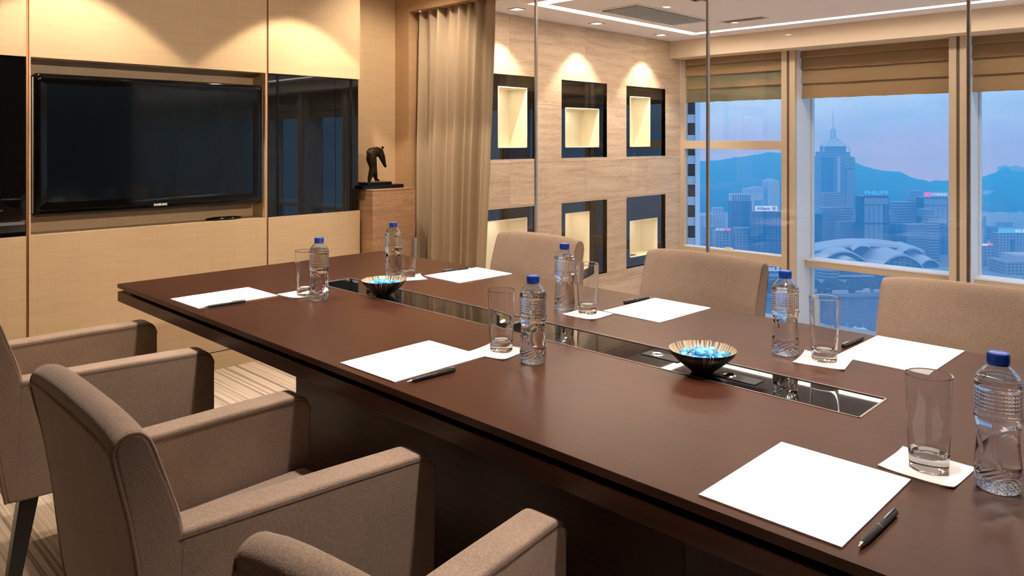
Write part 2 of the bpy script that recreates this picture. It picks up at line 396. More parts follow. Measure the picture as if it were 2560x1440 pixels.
# --- TV wall: carcass and veneer panels
wt = empty('wall_far', (0, 0, 0)); struct(wt, 'figured sycamore panelled wall that holds the television')
TB, TT = .842, 1.705
box('carcass', M_MAPLE2, -1.7, RX-.02, 4.385, 4.45, 0, CEIL, wt)
box('carcass', M_MAPLE2, RX-.06, RX, Yt+.02, 4.49, 0, CEIL, wt)
for (x0, x1) in ((-1.68, .961), (.973, 2.200), (2.212, RX)):
    box('panel', M_MAPLE, x0, x1, Yt, 4.385 if x1 < RX else Yt+.03, TT, CEIL, wt)
    box('panel', M_MAPLE, x0, x1, Yt, 4.385 if x1 < RX else Yt+.03, .104, TB, wt)
    box('plinth', M_MAPLE, x0, x1, Yt, Yt+.03, 0, .098, wt)
box('recess_back', M_MAPLE, .98, 2.193, 4.375, 4.385, TB, TT, wt)
box('recess_side', M_MAPLE, 2.193, 2.200, Yt, 4.385, TB, TT, wt)
box('recess_side', M_MAPLE, .973, .980, Yt, 4.385, TB, TT, wt)
struct(box('trim_1', M_COPPER, .962, .972, Yt+.006, Yt+.03, 0, CEIL), 'copper coloured reveal strip left of the television')
struct(box('trim_2', M_COPPER, 2.201, 2.211, Yt+.006, Yt+.03, 0, CEIL), 'copper coloured reveal strip right of the television')
# glass fronted wall cabinets
def glasscab(x0, x1, splits, label):
    r = empty('wall_cabinet', (x0, Yt, TB)); tag(r, label, 'cabinet')
    MB().box(0, x1-x0, .03, .16, .004, TT-TB-.004).build('body', M_DARKMETAL, r)
    xs = [x0]+splits+[x1]
    for a, b in zip(xs, xs[1:]):
        MB().box(a-x0+.0015, b-x0-.0015, .006, .018, .003, TT-TB-.003).build('door', M_CABGLASS, r)
    return r
glasscab(2.2125, RX-.008, [2.678], 'black glass fronted wall cabinet between television and alcove')
glasscab(-1.0, .9605, [-.02], 'black glass panel cabinet on the far side of the television')
# --- alcove
struct(box('wall_alcove', M_MAPLE, RX-.02, 3.52, YA, YA+.04, 0, CEIL), 'sycamore back wall of the shallow alcove')
struct(box('wall_jamb', M_MAPLE2, XP, XP+.14, 4.327, YA, 0, CEIL), 'sycamore jamb beside the curtain')
struct(box('beam', M_MAPLE2, XP, XP+.14, -1.7, 4.327, 2.222, CEIL), 'sycamore header above the glass partition')
# --- glass partition
GX = 3.47
def rod_y(u):
    r = (u-1280)/FPX; a = math.sin(TH)+r*math.cos(TH); b = math.cos(TH)-r*math.sin(TH); return GX*b/a
ry = [rod_y(1340), rod_y(1770), rod_y(2422)]
pitch = (ry[0]-ry[2])/2
ys = [4.325, ry[0], ry[1], ry[2], ry[2]-pitch, ry[2]-2*pitch, -1.7]
wr = empty('wall_right', (GX, 0, 0)); struct(wr, 'clear frameless glass partition between the table and the lounge')
for a, b in zip(ys, ys[1:]):
    MB().box(-.006, .006, b+.004, a-.004, .02, 2.222).build('pane', M_PANE, wr)
for y in ys[1:-1]:
    MB().box(-.010, .010, y-.0065, y+.0065, .0, 2.222).build('joint_post', M_METAL, wr, bevel=.002)
MB().box(-.03, .03, -1.7, 4.325, 0, .02).build('floor_channel', M_METAL, wr)

# ================================================================== SETTING: lounge beyond the glass
YS, XW, LF = 4.50, 7.209, -.62
LB = -15.5
struct(box('floor_lounge', M_LFLOOR, 3.5, 8.0, LB, YS+.4, LF-.05, LF), 'sunken lounge floor beyond the glass')
struct(box('wall_step', M_MAPLE2, 3.44, 3.5, LB, YS, LF, -.0), None)
struct(box('wall_lounge_back', M_MAPLE2, 3.5, 7.7, LB-.06, LB, LF, LC+.2))
# ceiling with a recessed light slot (rectangle)
SX0, SX1, SX2, SX3 = 4.30, 4.42, 6.62, 6.72
SY1, SY0 = 4.06, 3.96
cl = empty('ceiling_lounge', (0, 0, 0)); struct(cl, 'lounge ceiling with a rectangular light slot')
for bx_ in ((3.49, SX0, LB, YS+.05), (SX3, 7.02, LB, YS+.05), (SX0, SX3, SY1, YS+.05), (SX1, SX2, LB, SY0)):
    box('ceiling_board', M_CEIL, *bx_, LC, LC+.05, cl)
box('slot_back', M_CEIL, SX0-.05, SX3+.05, LB, SY1+.05, LC+.09, LC+.11, cl)
def strip(x0, x1, y0, y1, label):
    r = empty('strip_light', ((x0+x1)/2, (y0+y1)/2, LC+.02)); tag(r, label, 'light', 'light slot of the lounge ceiling')
    hx, hy = (x1-x0)/2, (y1-y0)/2
    MB().box(-hx, hx, -hy, hy, 0, .03).build('diffuser', M_STRIP, r)
    MB().box(-hx, hx, -hy, hy, .03, .06).build('housing', M_GRILLE, r)
strip(SX0, SX3, SY0, SY1, 'glowing ceiling light slot running along the stone wall')
strip(SX2, SX3, LB, SY0, 'glowing ceiling light slot running along the windows')
strip(SX0, SX1, LB, SY0, 'glowing ceiling light slot nearest the glass partition')
# bulkhead in front of the windows
struct(box('beam_bulkhead', M_BULK, 7.01, 7.75, LB, YS+.02, 2.186, LC+.05), 'cream bulkhead above the windows')
# downlights in the lounge ceiling
for k, x in enumerate(WASHX):
    if k == 0: lab = 'small square downlight hidden by the curtain'
    lab = ('small square downlight above the curtain', 'small square recessed downlight over the first niche column from the curtain', 'small square recessed downlight over the middle niche column', 'small square recessed downlight over the niche column next to the windows')[k]
    r = empty('downlight', (x, 4.27, LC)); tag(r, lab, 'downlight', 'downlights along the stone wall')
    f = MB()
    for (a, b, c, d) in ((-.055, .055, .04, .055), (-.055, .055, -.055, -.04), (-.055, -.04, -.04, .04), (.04, .055, -.04, .04)): f.box(a, b, c, d, -.006, 0)
    f.build('frame', M_TRIM, r)
    MB().lathe([(0, -.004), (.030, -.004), (.030, -.001), (0, -.001)], 20).build('lens', M_BULB, r)
def fixture(x, y, lab):
    r = empty('downlight', (x, y, CEIL)); tag(r, lab, 'downlight', 'downlights above the meeting room')
    MB().lathe([(.034, 0), (.034, -.004), (.055, -.004), (.055, 0)], 24).build('frame', M_TRIM, r); MB().lathe([(0, -.002), (.033, -.002), (.033, -.0005), (0, -.0005)], 20).build('lens', M_BULB, r)
for y in (0.45, 1.5, 2.55):
    for x in (1.20, 2.06): fixture(x, y, 'round recessed downlight above the meeting table')
for x in (-1.35, -.11, 1.13, 2.37): fixture(x, 3.77, 'round recessed downlight along the television wall')
for x in (1.15, 2.15): fixture(x, -1.2, 'round adjustable accent light behind the camera')
# air grille and slot diffuser in the ceiling
gz = LC
g = empty('air_grille', (5.45, 3.64, gz)); tag(g, 'large slatted air conditioning grille in lounge ceiling', 'air vent')
f = MB()
for (a, b, c, d) in ((-.56, .56, .18, .21), (-.56, .56, -.21, -.18), (-.56, -.53, -.18, .18), (.53, .56, -.18, .18)): f.box(a, b, c, d, -.006, 0)
f.build('frame', M_GRILLE, g); MB().box(-.53, .53, -.18, .18, -.002, -.0005).build('backing', M_GRILLEBACK, g)
sl = MB().boxm(Matrix.Rotation(R(30), 4, 'X'), .53, .011, .0015).mesh('slat', M_GRILLE)
for k in range(14):
    o = bpy.data.objects.new('slat', sl); C.objects.link(o); o.parent = g; o.location = (0, -.169+k*.026, -.009)
g = empty('slot_diffuser', (6.19, 3.22, gz), R(0)); tag(g, 'small dark slot air diffuser in lounge ceiling by the windows', 'air vent')
f = MB()
for (a, b, c, d) in ((-.06, .06, .18, .20), (-.06, .06, -.20, -.18), (-.06, -.045, -.18, .18), (.045, .06, -.18, .18)): f.box(a, b, c, d, -.005, 0)
f.build('frame', M_TRIM, g); MB().box(-.045, .045, -.18, .18, -.003, -.001).build('slot', M_DARKMETAL, g); MB().box(-.004, .004, -.18, .18, -.008, -.003).build('vane', M_TRIM, g)
g = empty('ceiling_detector', (4.97, 2.93, LC)); tag(g, 'round dark rimmed fitting in the lounge ceiling', 'ceiling fitting')
MB().lathe([(0, -.035), (.05, -.033), (.085, -.018), (.09, 0), (0, 0)], 28).build('dome', M_DARKMETAL, g, 40); MB().lathe([(0, -.038), (.03, -.037), (.032, -.03), (0, -.03)], 20).build('cover', M_TRIM, g, 40)

# --- travertine wall with six niches
NI = [(4.285, 4.895, 1.142, 1.858, 4.446, 4.787, 1.248, 1.751),
      (5.221, 5.898, 1.142, 1.855, 5.311, 5.798, 1.246, 1.600),
      (6.213, 6.918, 1.140, 1.852, 6.315, 6.663, 1.246, 1.745),
      (4.255, 4.895, .018, .732, 4.300, 4.787, .12, .627),
      (5.221, 5.898, .018, .732, 5.311, 5.650, .105, .624),
      (6.213, 6.918, .018, .732, 6.315, 6.796, .122, .479)]
ws = empty('wall_stone', (0, 0, 0)); struct(ws, 'travertine slab wall with six black framed niches')
xs = [3.52, 4.555, 5.566, 6.568, XW]; zs = [LF, -.06, .745, 1.11, 1.62, LC]
def cut(rects, h):
    res = []
    for (a, b, c, d) in rects:
        ia, ib, ic, id_ = max(a, h[0]), min(b, h[1]), max(c, h[2]), min(d, h[3])
        if ia >= ib or ic >= id_: res.append((a, b, c, d)); continue
        if c < ic: res.append((a, b, c, ic))
        if id_ < d: res.append((a, b, id_, d))
        if a < ia: res.append((a, ia, ic, id_))
        if ib < b: res.append((ib, b, ic, id_))
    return res
for a, b in zip(xs, xs[1:]):
    for c, d in zip(zs, zs[1:]):
        rc = [(a+.0012, b-.0012, c+.0012, d-.0012)]
        for n_ in NI: rc = cut(rc, n_[:4])
        m_ = MB()
        for (p, q, r_, s_) in rc: m_.box(p, q, YS, YS+.045, r_, s_)
        if m_.v: m_.build('stone_slab', M_TRAV, ws)
bk = [(3.52, XW-.002, LF, LC)]
for n_ in NI: bk = cut(bk, n_[:4])
m_ = MB()
for (p, q, r_, s_) in bk: m_.box(p, q, YS+.004, YS+.06, r_, s_)
m_.build('grout_bed', M_GROUT, ws)
NL = ['tall cream niche in black glass, upper row beside the curtain', 'low square cream niche in black glass, middle of upper row', 'narrow cream niche in black glass, upper row beside the windows',
      'wide cream niche in black glass, lower row beside the curtain', 'tall cream niche in black glass, middle of lower row', 'squat cream niche in black glass, lower row beside the windows']
for n_, lab in zip(NI, NL):
    a, b, c, d, ia, ib, ic, id_ = n_
    r = empty('display_niche', (a, YS, c)); tag(r, lab, 'niche', 'display niches in the stone wall')
    m_ = MB()
    for (p, q, s_, t_) in cut([(a+.002, b-.002, c+.002, d-.002)], (ia-.0085, ib+.0085, ic-.0085, id_+.0085)): m_.box(p-a, q-a, .028, .05, s_-c, t_-c)
    m_.build('black_glass_panel', M_CABGLASS, r)
    D = .24; T = .008
    m_ = MB()
    m_.box(ia-a-T, ib-a+T, D, D+T, ic-c-T, id_-c+T)
    m_.box(ia-a-T, ia-a, .026, D, ic-c-T, id_-c+T).box(ib-a, ib-a+T, .026, D, ic-c-T, id_-c+T)
    m_.box(ia-a-T, ib-a+T, .026, D, ic-c-T, ic-c).box(ia-a-T, ib-a+T, .026, D, id_-c, id_-c+T)
    m_.build('niche_box', M_CREAM, r)
    MB().box((ia+ib)/2-a-.06, (ia+ib)/2-a+.06, .09, .16, id_-c-.002, id_-c).build('niche_lamp', M_TRIM, r)
    l = bpy.data.lights.new('niche_light', 'AREA'); l.shape = 'RECTANGLE'; l.size = .11; l.size_y = .06; l.energy = .4; l.color = (1, .90, .74)
    lo = bpy.data.objects.new('niche_light', l); C.objects.link(lo); lo.location = ((ia+ib)/2, YS+.125, id_-.004)
o = tag(box('card', M_PEN, 6.33, 6.47, YS+.06, YS+.16, .1225, .128), 'small dark card lying in the squat lower niche by the windows', 'card')

# --- windows
GLX = 7.62
mull = [3.285-1.4825*k for k in range(13)]
def mullion(y, idx):
    r = empty('window_mullion', (XW, y, LF)); struct(r, None)
    H = 2.186-LF
    MB().box(0, .05, .013, .069, 0, H).build('mullion_profile', M_FRAME, r, bevel=.002)
    MB().box(0, .05, -.069, -.013, 0, H).build('mullion_profile', M_FRAME, r, bevel=.002)
    MB().box(.015, .05, -.013, .013, 0, H).build('mullion_groove', M_FRAMEG, r)
    MB().box(.05, GLX-XW+.04, -.066, .066, 0, H).build('reveal', M_REVEAL, r)
for i, y in enumerate(mull): mullion(y, i)
def window(n, y0, y1, flush):
    gx = 7.255 if flush else GLX
    r = empty('window_%d' % n, (gx, 0, 0)); struct(r, 'tall window bay with a roman blind')
    MB().box(-.003, .003, y0, y1, .16, 2.19).build('pane', M_WINGLASS, r)
    MB().box(-.003, .003, y0, y1, LF, .10).build('pane', M_WINGLASS, r)
    if flush:
        MB().box(-.045, .03, y0, y1-.045, 1.213, 1.300).build('transom', M_FRAME, r, bevel=.002)
        MB().box(-.045, .03, y1-.045, y1, LF, 2.19).build('side_frame', M_FRAME, r, bevel=.002)
        MB().box(-.045, .03, y0, y1-.045, .045, .150).build('sill_rail', M_FRAME, r, bevel=.002)
        MB().box(-.047, .03, y0, y1-.045, .150, .166).build('sill_cap', M_SILL, r, bevel=.002)
    else:
        MB().box(-.17, .03, y0, y1, .045, .105).build('sill_rail', M_FRAME, r, bevel=.003)
        MB().box(-.175, .03, y0, y1, .105, .122).build('sill_cap', M_SILL, r, bevel=.003)
        MB().box(-.03, .03, y0, y0+.012, LF, 2.19).build('side_frame', M_REVEAL, r); MB().box(-.03, .03, y1-.012, y1, LF, 2.19).build('side_frame', M_REVEAL, r)
    MB().box(-.03, .05, y0, y1-(.045 if flush else 0), LF, LF+.05).build('bottom_rail', M_FRAME, r)
    return r
w1 = window(1, mull[0]+.067, YS-.001, True)
for i in range(12): window(i+2, mull[i+1]+.067, mull[i]-.067, False)
h = MB().lathe([(0, -.009), (.03, -.009), (.034, 0), (.03, .009), (0, .009)], 16, sx=.5).build('window_handle', M_REVEAL, w1, 40)
h.location = (-.03, 3.93, .176); h.scale = (1, 1.5, 1)

# roman blinds
BL = ['leftmost fawn roman blind beside the stone wall', 'wide fawn roman blind in the middle window bay', 'fawn roman blind cut off by the frame edge']
def blind(k, x, y0, y1):
    lab = BL[k] if k < 3 else 'fawn roman blind beyond the picture edge'
    r = empty('roman_blind', (x, (y0+y1)/2, 1.72)); tag(r, lab, 'blind', 'roman blinds on the windows')
    hw = (y1-y0)/2-.004; tiers = [(.40, .47), (.285, .40), (.145, .285), (0, .145)]
    for i, (z0, z1) in enumerate(tiers):
        m_ = MB(); n = 26; off = -.011*(3-i)
        rnd = [random.uniform(-.0025, .0025) for _ in range(n+1)]
        vs = []
        for j in range(n+1):
            y = -hw+2*hw*j/n
            for (zz, xx) in ((z1+.012, off+.006), (z0+(z1-z0)*.4, off-.004+rnd[j]), (z0+.004, off-.013+rnd[j]*1.6), (z0-.004+rnd[j], off-.011), (z0+.004, off-.002), (z1+.012, off+.012)):
                vs.append((xx, y, zz))
        fs = []
        for j in range(n):
            for q in range(6):
                q2 = (q+1) % 6; fs.append((j*6+q, j*6+q2, (j+1)*6+q2, (j+1)*6+q))
        fs.append(tuple(range(6))); fs.append(tuple(range(n*6+5, n*6-1, -1)))
        m_.add(vs, fs).build('blind_fold', M_BLIND, r, 40)
    MB().box(-.02, .02, -hw, hw, .455, .47).build('head_rail', M_FRAME, r)
blind(0, 7.222+.05, mull[0]+.069, YS-.002)
for k in range(12): blind(k+1, 7.37, mull[k+1]+.069, mull[k]-.069)

# curtain
def curtain():
    m_ = MB(); nz = 26; nu = 150; T_, B_ = 2.235, .02
    vs = []
    for i in range(nz+1):
        f = i/nz; z = T_+(B_-T_)*f
        yr = 3.50+.105*f+.03*f*f; yl = 4.315
        for j in range(nu+1):
            s = j/nu
            y = yl+(yr-yl)*s
            ph = s*2*math.pi*8.2+.5*math.sin(9*s)+.35*f*math.sin(5*s+1)
            am = (.027+.022*min(1, f*2.2))*(.75+.35*math.sin(23*s))
            if s > .86: am *= max(.12, 1-(s-.86)/.14*1.0)
            sn = math.sin(ph+.55*math.sin(ph)); x = XP+.062+am*(abs(sn)**.75)*(1 if sn > 0 else -1)+.006*math.sin(ph*2.3+1+f)
            if f < .04: x += .004*math.sin(ph*3)
            vs.append((x, y+.012*math.cos(ph)*(1 if s < .86 else 0), z))
    fs = [(i*(nu+1)+j, i*(nu+1)+j+1, (i+1)*(nu+1)+j+1, (i+1)*(nu+1)+j) for i in range(nz) for j in range(nu)]
    m_.add(vs, fs)
    r = empty('curtain', (0, 0, 0)); tag(r, 'floor length champagne satin curtain gathered beside the alcove', 'curtain')
    o = m_.build('drape', M_CURTAIN, r, 180)
    s_ = o.modifiers.new('thick', 'SOLIDIFY'); s_.thickness = .002
    MB().box(XP+.045, XP+.08, 3.3, 4.32, 2.236, 2.25).build('curtain_track', M_METAL, r)
curtain()

# ================================================================== pedestal and sculpture
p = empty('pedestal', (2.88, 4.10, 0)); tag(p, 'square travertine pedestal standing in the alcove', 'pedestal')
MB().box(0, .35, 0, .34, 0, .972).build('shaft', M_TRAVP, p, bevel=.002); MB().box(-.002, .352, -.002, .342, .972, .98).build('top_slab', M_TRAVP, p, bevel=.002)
s_ = empty('bronze_sculpture', (3.02, 4.27, .98)); tag(s_, 'dark bronze statuette of a headless stooping figure on black base', 'sculpture')
MB().box(-.165, .165, -.10, .10, 0, .025).build('plinth', M_BASEBLK, s_, bevel=.002); MB().box(-.105, .095, -.06, .06, .025, .042).build('base', M_BASEBLK, s_, bevel=.002)
def skin(name, verts, edges, rad, matl, parent, sub=2):
    me = bpy.data.meshes.new(name); me.from_pydata(verts, edges, []); o = bpy.data.objects.new(name, me); C.objects.link(o); o.parent = parent
    bm = bmesh.new(); bm.from_mesh(me); lay = bm.verts.layers.skin.verify()
    for v, r_ in zip(bm.verts, rad):
        v[lay].radius = (r_, r_) if not isinstance(r_, tuple) else r_
        v[lay].use_root = (v.index == 0)
    bm.to_mesh(me); bm.free(); me.materials.append(matl)
    sk = o.modifiers.new('skin', 'SKIN'); sk.use_smooth_shade = True
    sb = o.modifiers.new('sub', 'SUBSURF'); sb.levels = sub; sb.render_levels = sub
    return o
fg = MB()                                          # one continuous cast body: overlapping volumes fused by a voxel remesh
fg.tube([(-.066, 0, .240), (-.045, 0, .240), (-.018, 0, .243), (.015, 0, .245), (.040, 0, .240), (.054, 0, .232)], .03, 14, [.012, .030, .034, .035, .030, .017])
fg.tube([(-.036, -.012, .236), (-.044, -.014, .195), (-.031, -.016, .155), (-.029, -.016, .132), (-.045, -.016, .092), (-.058, -.016, .064), (-.060, -.016, .044)], .02, 12, [.034, .034, .029, .026, .020, .014, .011])
fg.tube([(-.018, .014, .225), (-.006, .016, .185), (.002, .016, .135), (.010, .016, .095), (.016, .016, .062)], .02, 12, [.026, .026, .020, .017, .013])
fg.tube([(.012, .016, .056), (.030, .016, .053), (.048, .016, .048)], .01, 10, [.012, .009, .005])
fg.tube([(-.062, -.016, .050), (-.056, -.016, .046)], .008, 8)
fg.tube([(.036, -.012, .232), (.050, -.014, .200), (.063, -.014, .168), (.077, -.014, .138)], .02, 12, [.026, .020, .014, .008])
fg.tube([(.046, .012, .238), (.066, .012, .246), (.074, .012, .250)], .012, 10, [.016, .013, .009])
fo = fg.build('figure', M_BRONZE, s_)
rmm = fo.modifiers.new('fuse', 'REMESH'); rmm.mode = 'VOXEL'; rmm.voxel_size = .0042; rmm.use_smooth_shade = True
smm = fo.modifiers.new('soften', 'SMOOTH'); smm.iterations = 3; smm.factor = .5
MB().lathe([(0, .276), (.006, .277), (.005, .284), (.012, .297), (.010, .297), (0, .288)], 14, (.070, .012, -.016)).build('cup', M_BRONZE, s_, 40)

# ================================================================== television and remote
tv = empty('television', (.995, 4.23, .928)); tag(tv, 'large flat black television mounted in the sycamore recess', 'television')
TW, THt = 1.187, .702
def rrect(x0, x1, z0, z1, r, n=5):
    pts = []
    for cx, cz, a0 in ((x1-r, z0+r, -90), (x1-r, z1-r, 0), (x0+r, z1-r, 90), (x0+r, z0+r, 180)):
        for k in range(n+1): a = R(a0+90*k/n); pts.append((cx+r*math.cos(a), cz+r*math.sin(a)))
    return pts
# bezel: a ring with a raised, rounded front
op = rrect(0, TW, 0, THt, .018); n = len(op)
loops = []
def inset(pts, sx0, sx1, sz0, sz1, y):
    return [(sx0+(px/TW)*(sx1-sx0), y, sz0+(pz/THt)*(sz1-sz0)) for px, pz in pts]
loops.append(inset(op, 0, TW, 0, THt, .045)); loops.append(inset(op, 0, TW, 0, THt, .008)); loops.append(inset(op, .008, TW-.008, .008, THt-.008, .0))
loops.append(inset(op, .03, TW-.03, .035, THt-.025, .001)); loops.append(inset(op, .062, TW-.062, .072, THt-.052, .005))
vs = [v for l_ in loops for v in l_]; fs = [(i*n+j, i*n+(j+1) % n, (i+1)*n+(j+1) % n, (i+1)*n+j) for i in range(len(loops)-1) for j in range(n)]
MB().add(vs, fs).build('bezel', M_TVBEZEL, tv, 50)
MB().box(.055, TW-.055, .0046, .012, .066, THt-.046).build('screen', M_SCREEN, tv)
MB().box(.01, TW-.01, .018, .10, .01, THt-.01).build('back_shell', M_TVBEZEL, tv); MB().box(.4, .8, .10, .147, .2, .5).build('wall_bracket', M_DARKMETAL, tv)
MB().box(-.0022, .0, .006, .045, .02, THt-.02).build('edge_strip', M_SILVERLINE, tv); MB().box(TW, TW+.0022, .006, .045, .02, THt-.02).build('edge_strip', M_SILVERLINE, tv)
text('logo_lettering', 'SAMSUNG', M_LOGO, .0175, (.597, -.0005, .027), (R(90), 0, 0), tv, .0003, .0008, .070)
rm = empty('remote_control', (1.965, 4.275, TB), R(-4)); tag(rm, 'slim oval black remote control on the ledge below television', 'remote control')
MB().lathe([(0, .0), (.055, .001), (.10, .004), (.108, .009), (.10, .014), (.055, .019), (0, .020)], 36, sx=1, sy=.30).build('body', M_TVBEZEL, rm, 50)
bm_ = MB().lathe([(.0045, 0), (.0045, .002), (0, .003)], 10).mesh('button', M_LOGO)
for k in range(13):
    for j in (-1, 1):
        o = bpy.data.objects.new('button', bm_); C.objects.link(o); o.parent = rm; o.location = (-.072+k*.012, j*.008, .0175-.004*abs(k-6)/6)

# ================================================================== meeting table
TX0, TX1, TY0, TY1, TZ = 1.016, 2.243, .03, 3.125, .75
tb = empty('meeting_table', ((TX0+TX1)/2, (TY0+TY1)/2, 0)); tag(tb, 'long dark wenge meeting table with black glass strip', 'table')
hx, hy = (TX1-TX0)/2, (TY1-TY0)/2; cx, cy = tb.location.x, tb.location.y
IX0, IX1, IY0, IY1 = 1.556-cx, 1.713-cx, .561-cy, 2.590-cy
m_ = MB()
for (a, b, c, d) in cut([(-hx, hx, -hy, hy)], (IX0, IX1, IY0, IY1)): m_.box(a, b, c, d, TZ-.015, TZ)
bmx = bmesh.new()
o = m_.build('table_top', M_WENGE, tb)
bm = bmesh.new(); bm.from_mesh(o.data); bmesh.ops.remove_doubles(bm, verts=bm.verts, dist=1e-5)
bm.to_mesh(o.data); bm.free()
f = MB()
t_ = .0035
for (a, b, c, d) in ((-hx-.0005, hx+.0005, -hy-.0005, -hy+.001), (-hx-.0005, hx+.0005, hy-.001, hy+.0005), (-hx-.0005, -hx+.001, -hy, hy), (hx-.001, hx+.0005, -hy, hy)): f.box(a, b, c, d, TZ-.0155, TZ-.0015)
f.build('edge_lipping', M_WENGE, tb)
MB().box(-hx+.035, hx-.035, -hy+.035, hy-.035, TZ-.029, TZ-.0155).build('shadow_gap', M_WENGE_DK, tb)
MB().box(-hx, hx, -hy, hy, TZ-.067, TZ-.029).build('apron', M_WENGE, tb, bevel=.0015)
MB().box(1.33-cx, 1.93-cx, .82-cy, 2.344-cy, 0, TZ-.067).build('pedestal_base', M_WENGE, tb, bevel=.003)
# black glass strip in panes, with thin metal frame and sockets
f = MB()
for (a, b, c, d) in ((IX0, IX1, IY0, IY0+.004), (IX0, IX1, IY1-.004, IY1), (IX0, IX0+.003, IY0, IY1), (IX1-.003, IX1, IY0, IY1)): f.box(a, b, c, d, TZ-.012, TZ+.0012)
f.build('strip_frame', M_METAL, tb)
yb = [.565, .748, 1.21, 1.92, 2.40, 2.586]
for a, b in zip(yb, yb[1:]):
    MB().box(IX0+.003, IX1-.003, a-cy+.0008, b-cy-.0008, TZ-.012, TZ-.0008).build('glass_insert', M_BLACKGLASS, tb)
for (x, y) in ((1.651, 1.079), (1.622, .861), (1.645, 2.30)):
    s = empty('socket_module', (x-cx, y-cy, TZ)); s.parent = tb
    MB().box(-.022, .022, -.055, .055, -.0008, .0010).build('socket_plate', M_DARKMETAL, s, bevel=.0005)
    MB().lathe([(.0, .001), (.010, .001), (.013, .0035), (.016, .001)], 20, (0, .02, 0)).build('socket_ring', M_CHROME, s, 40)

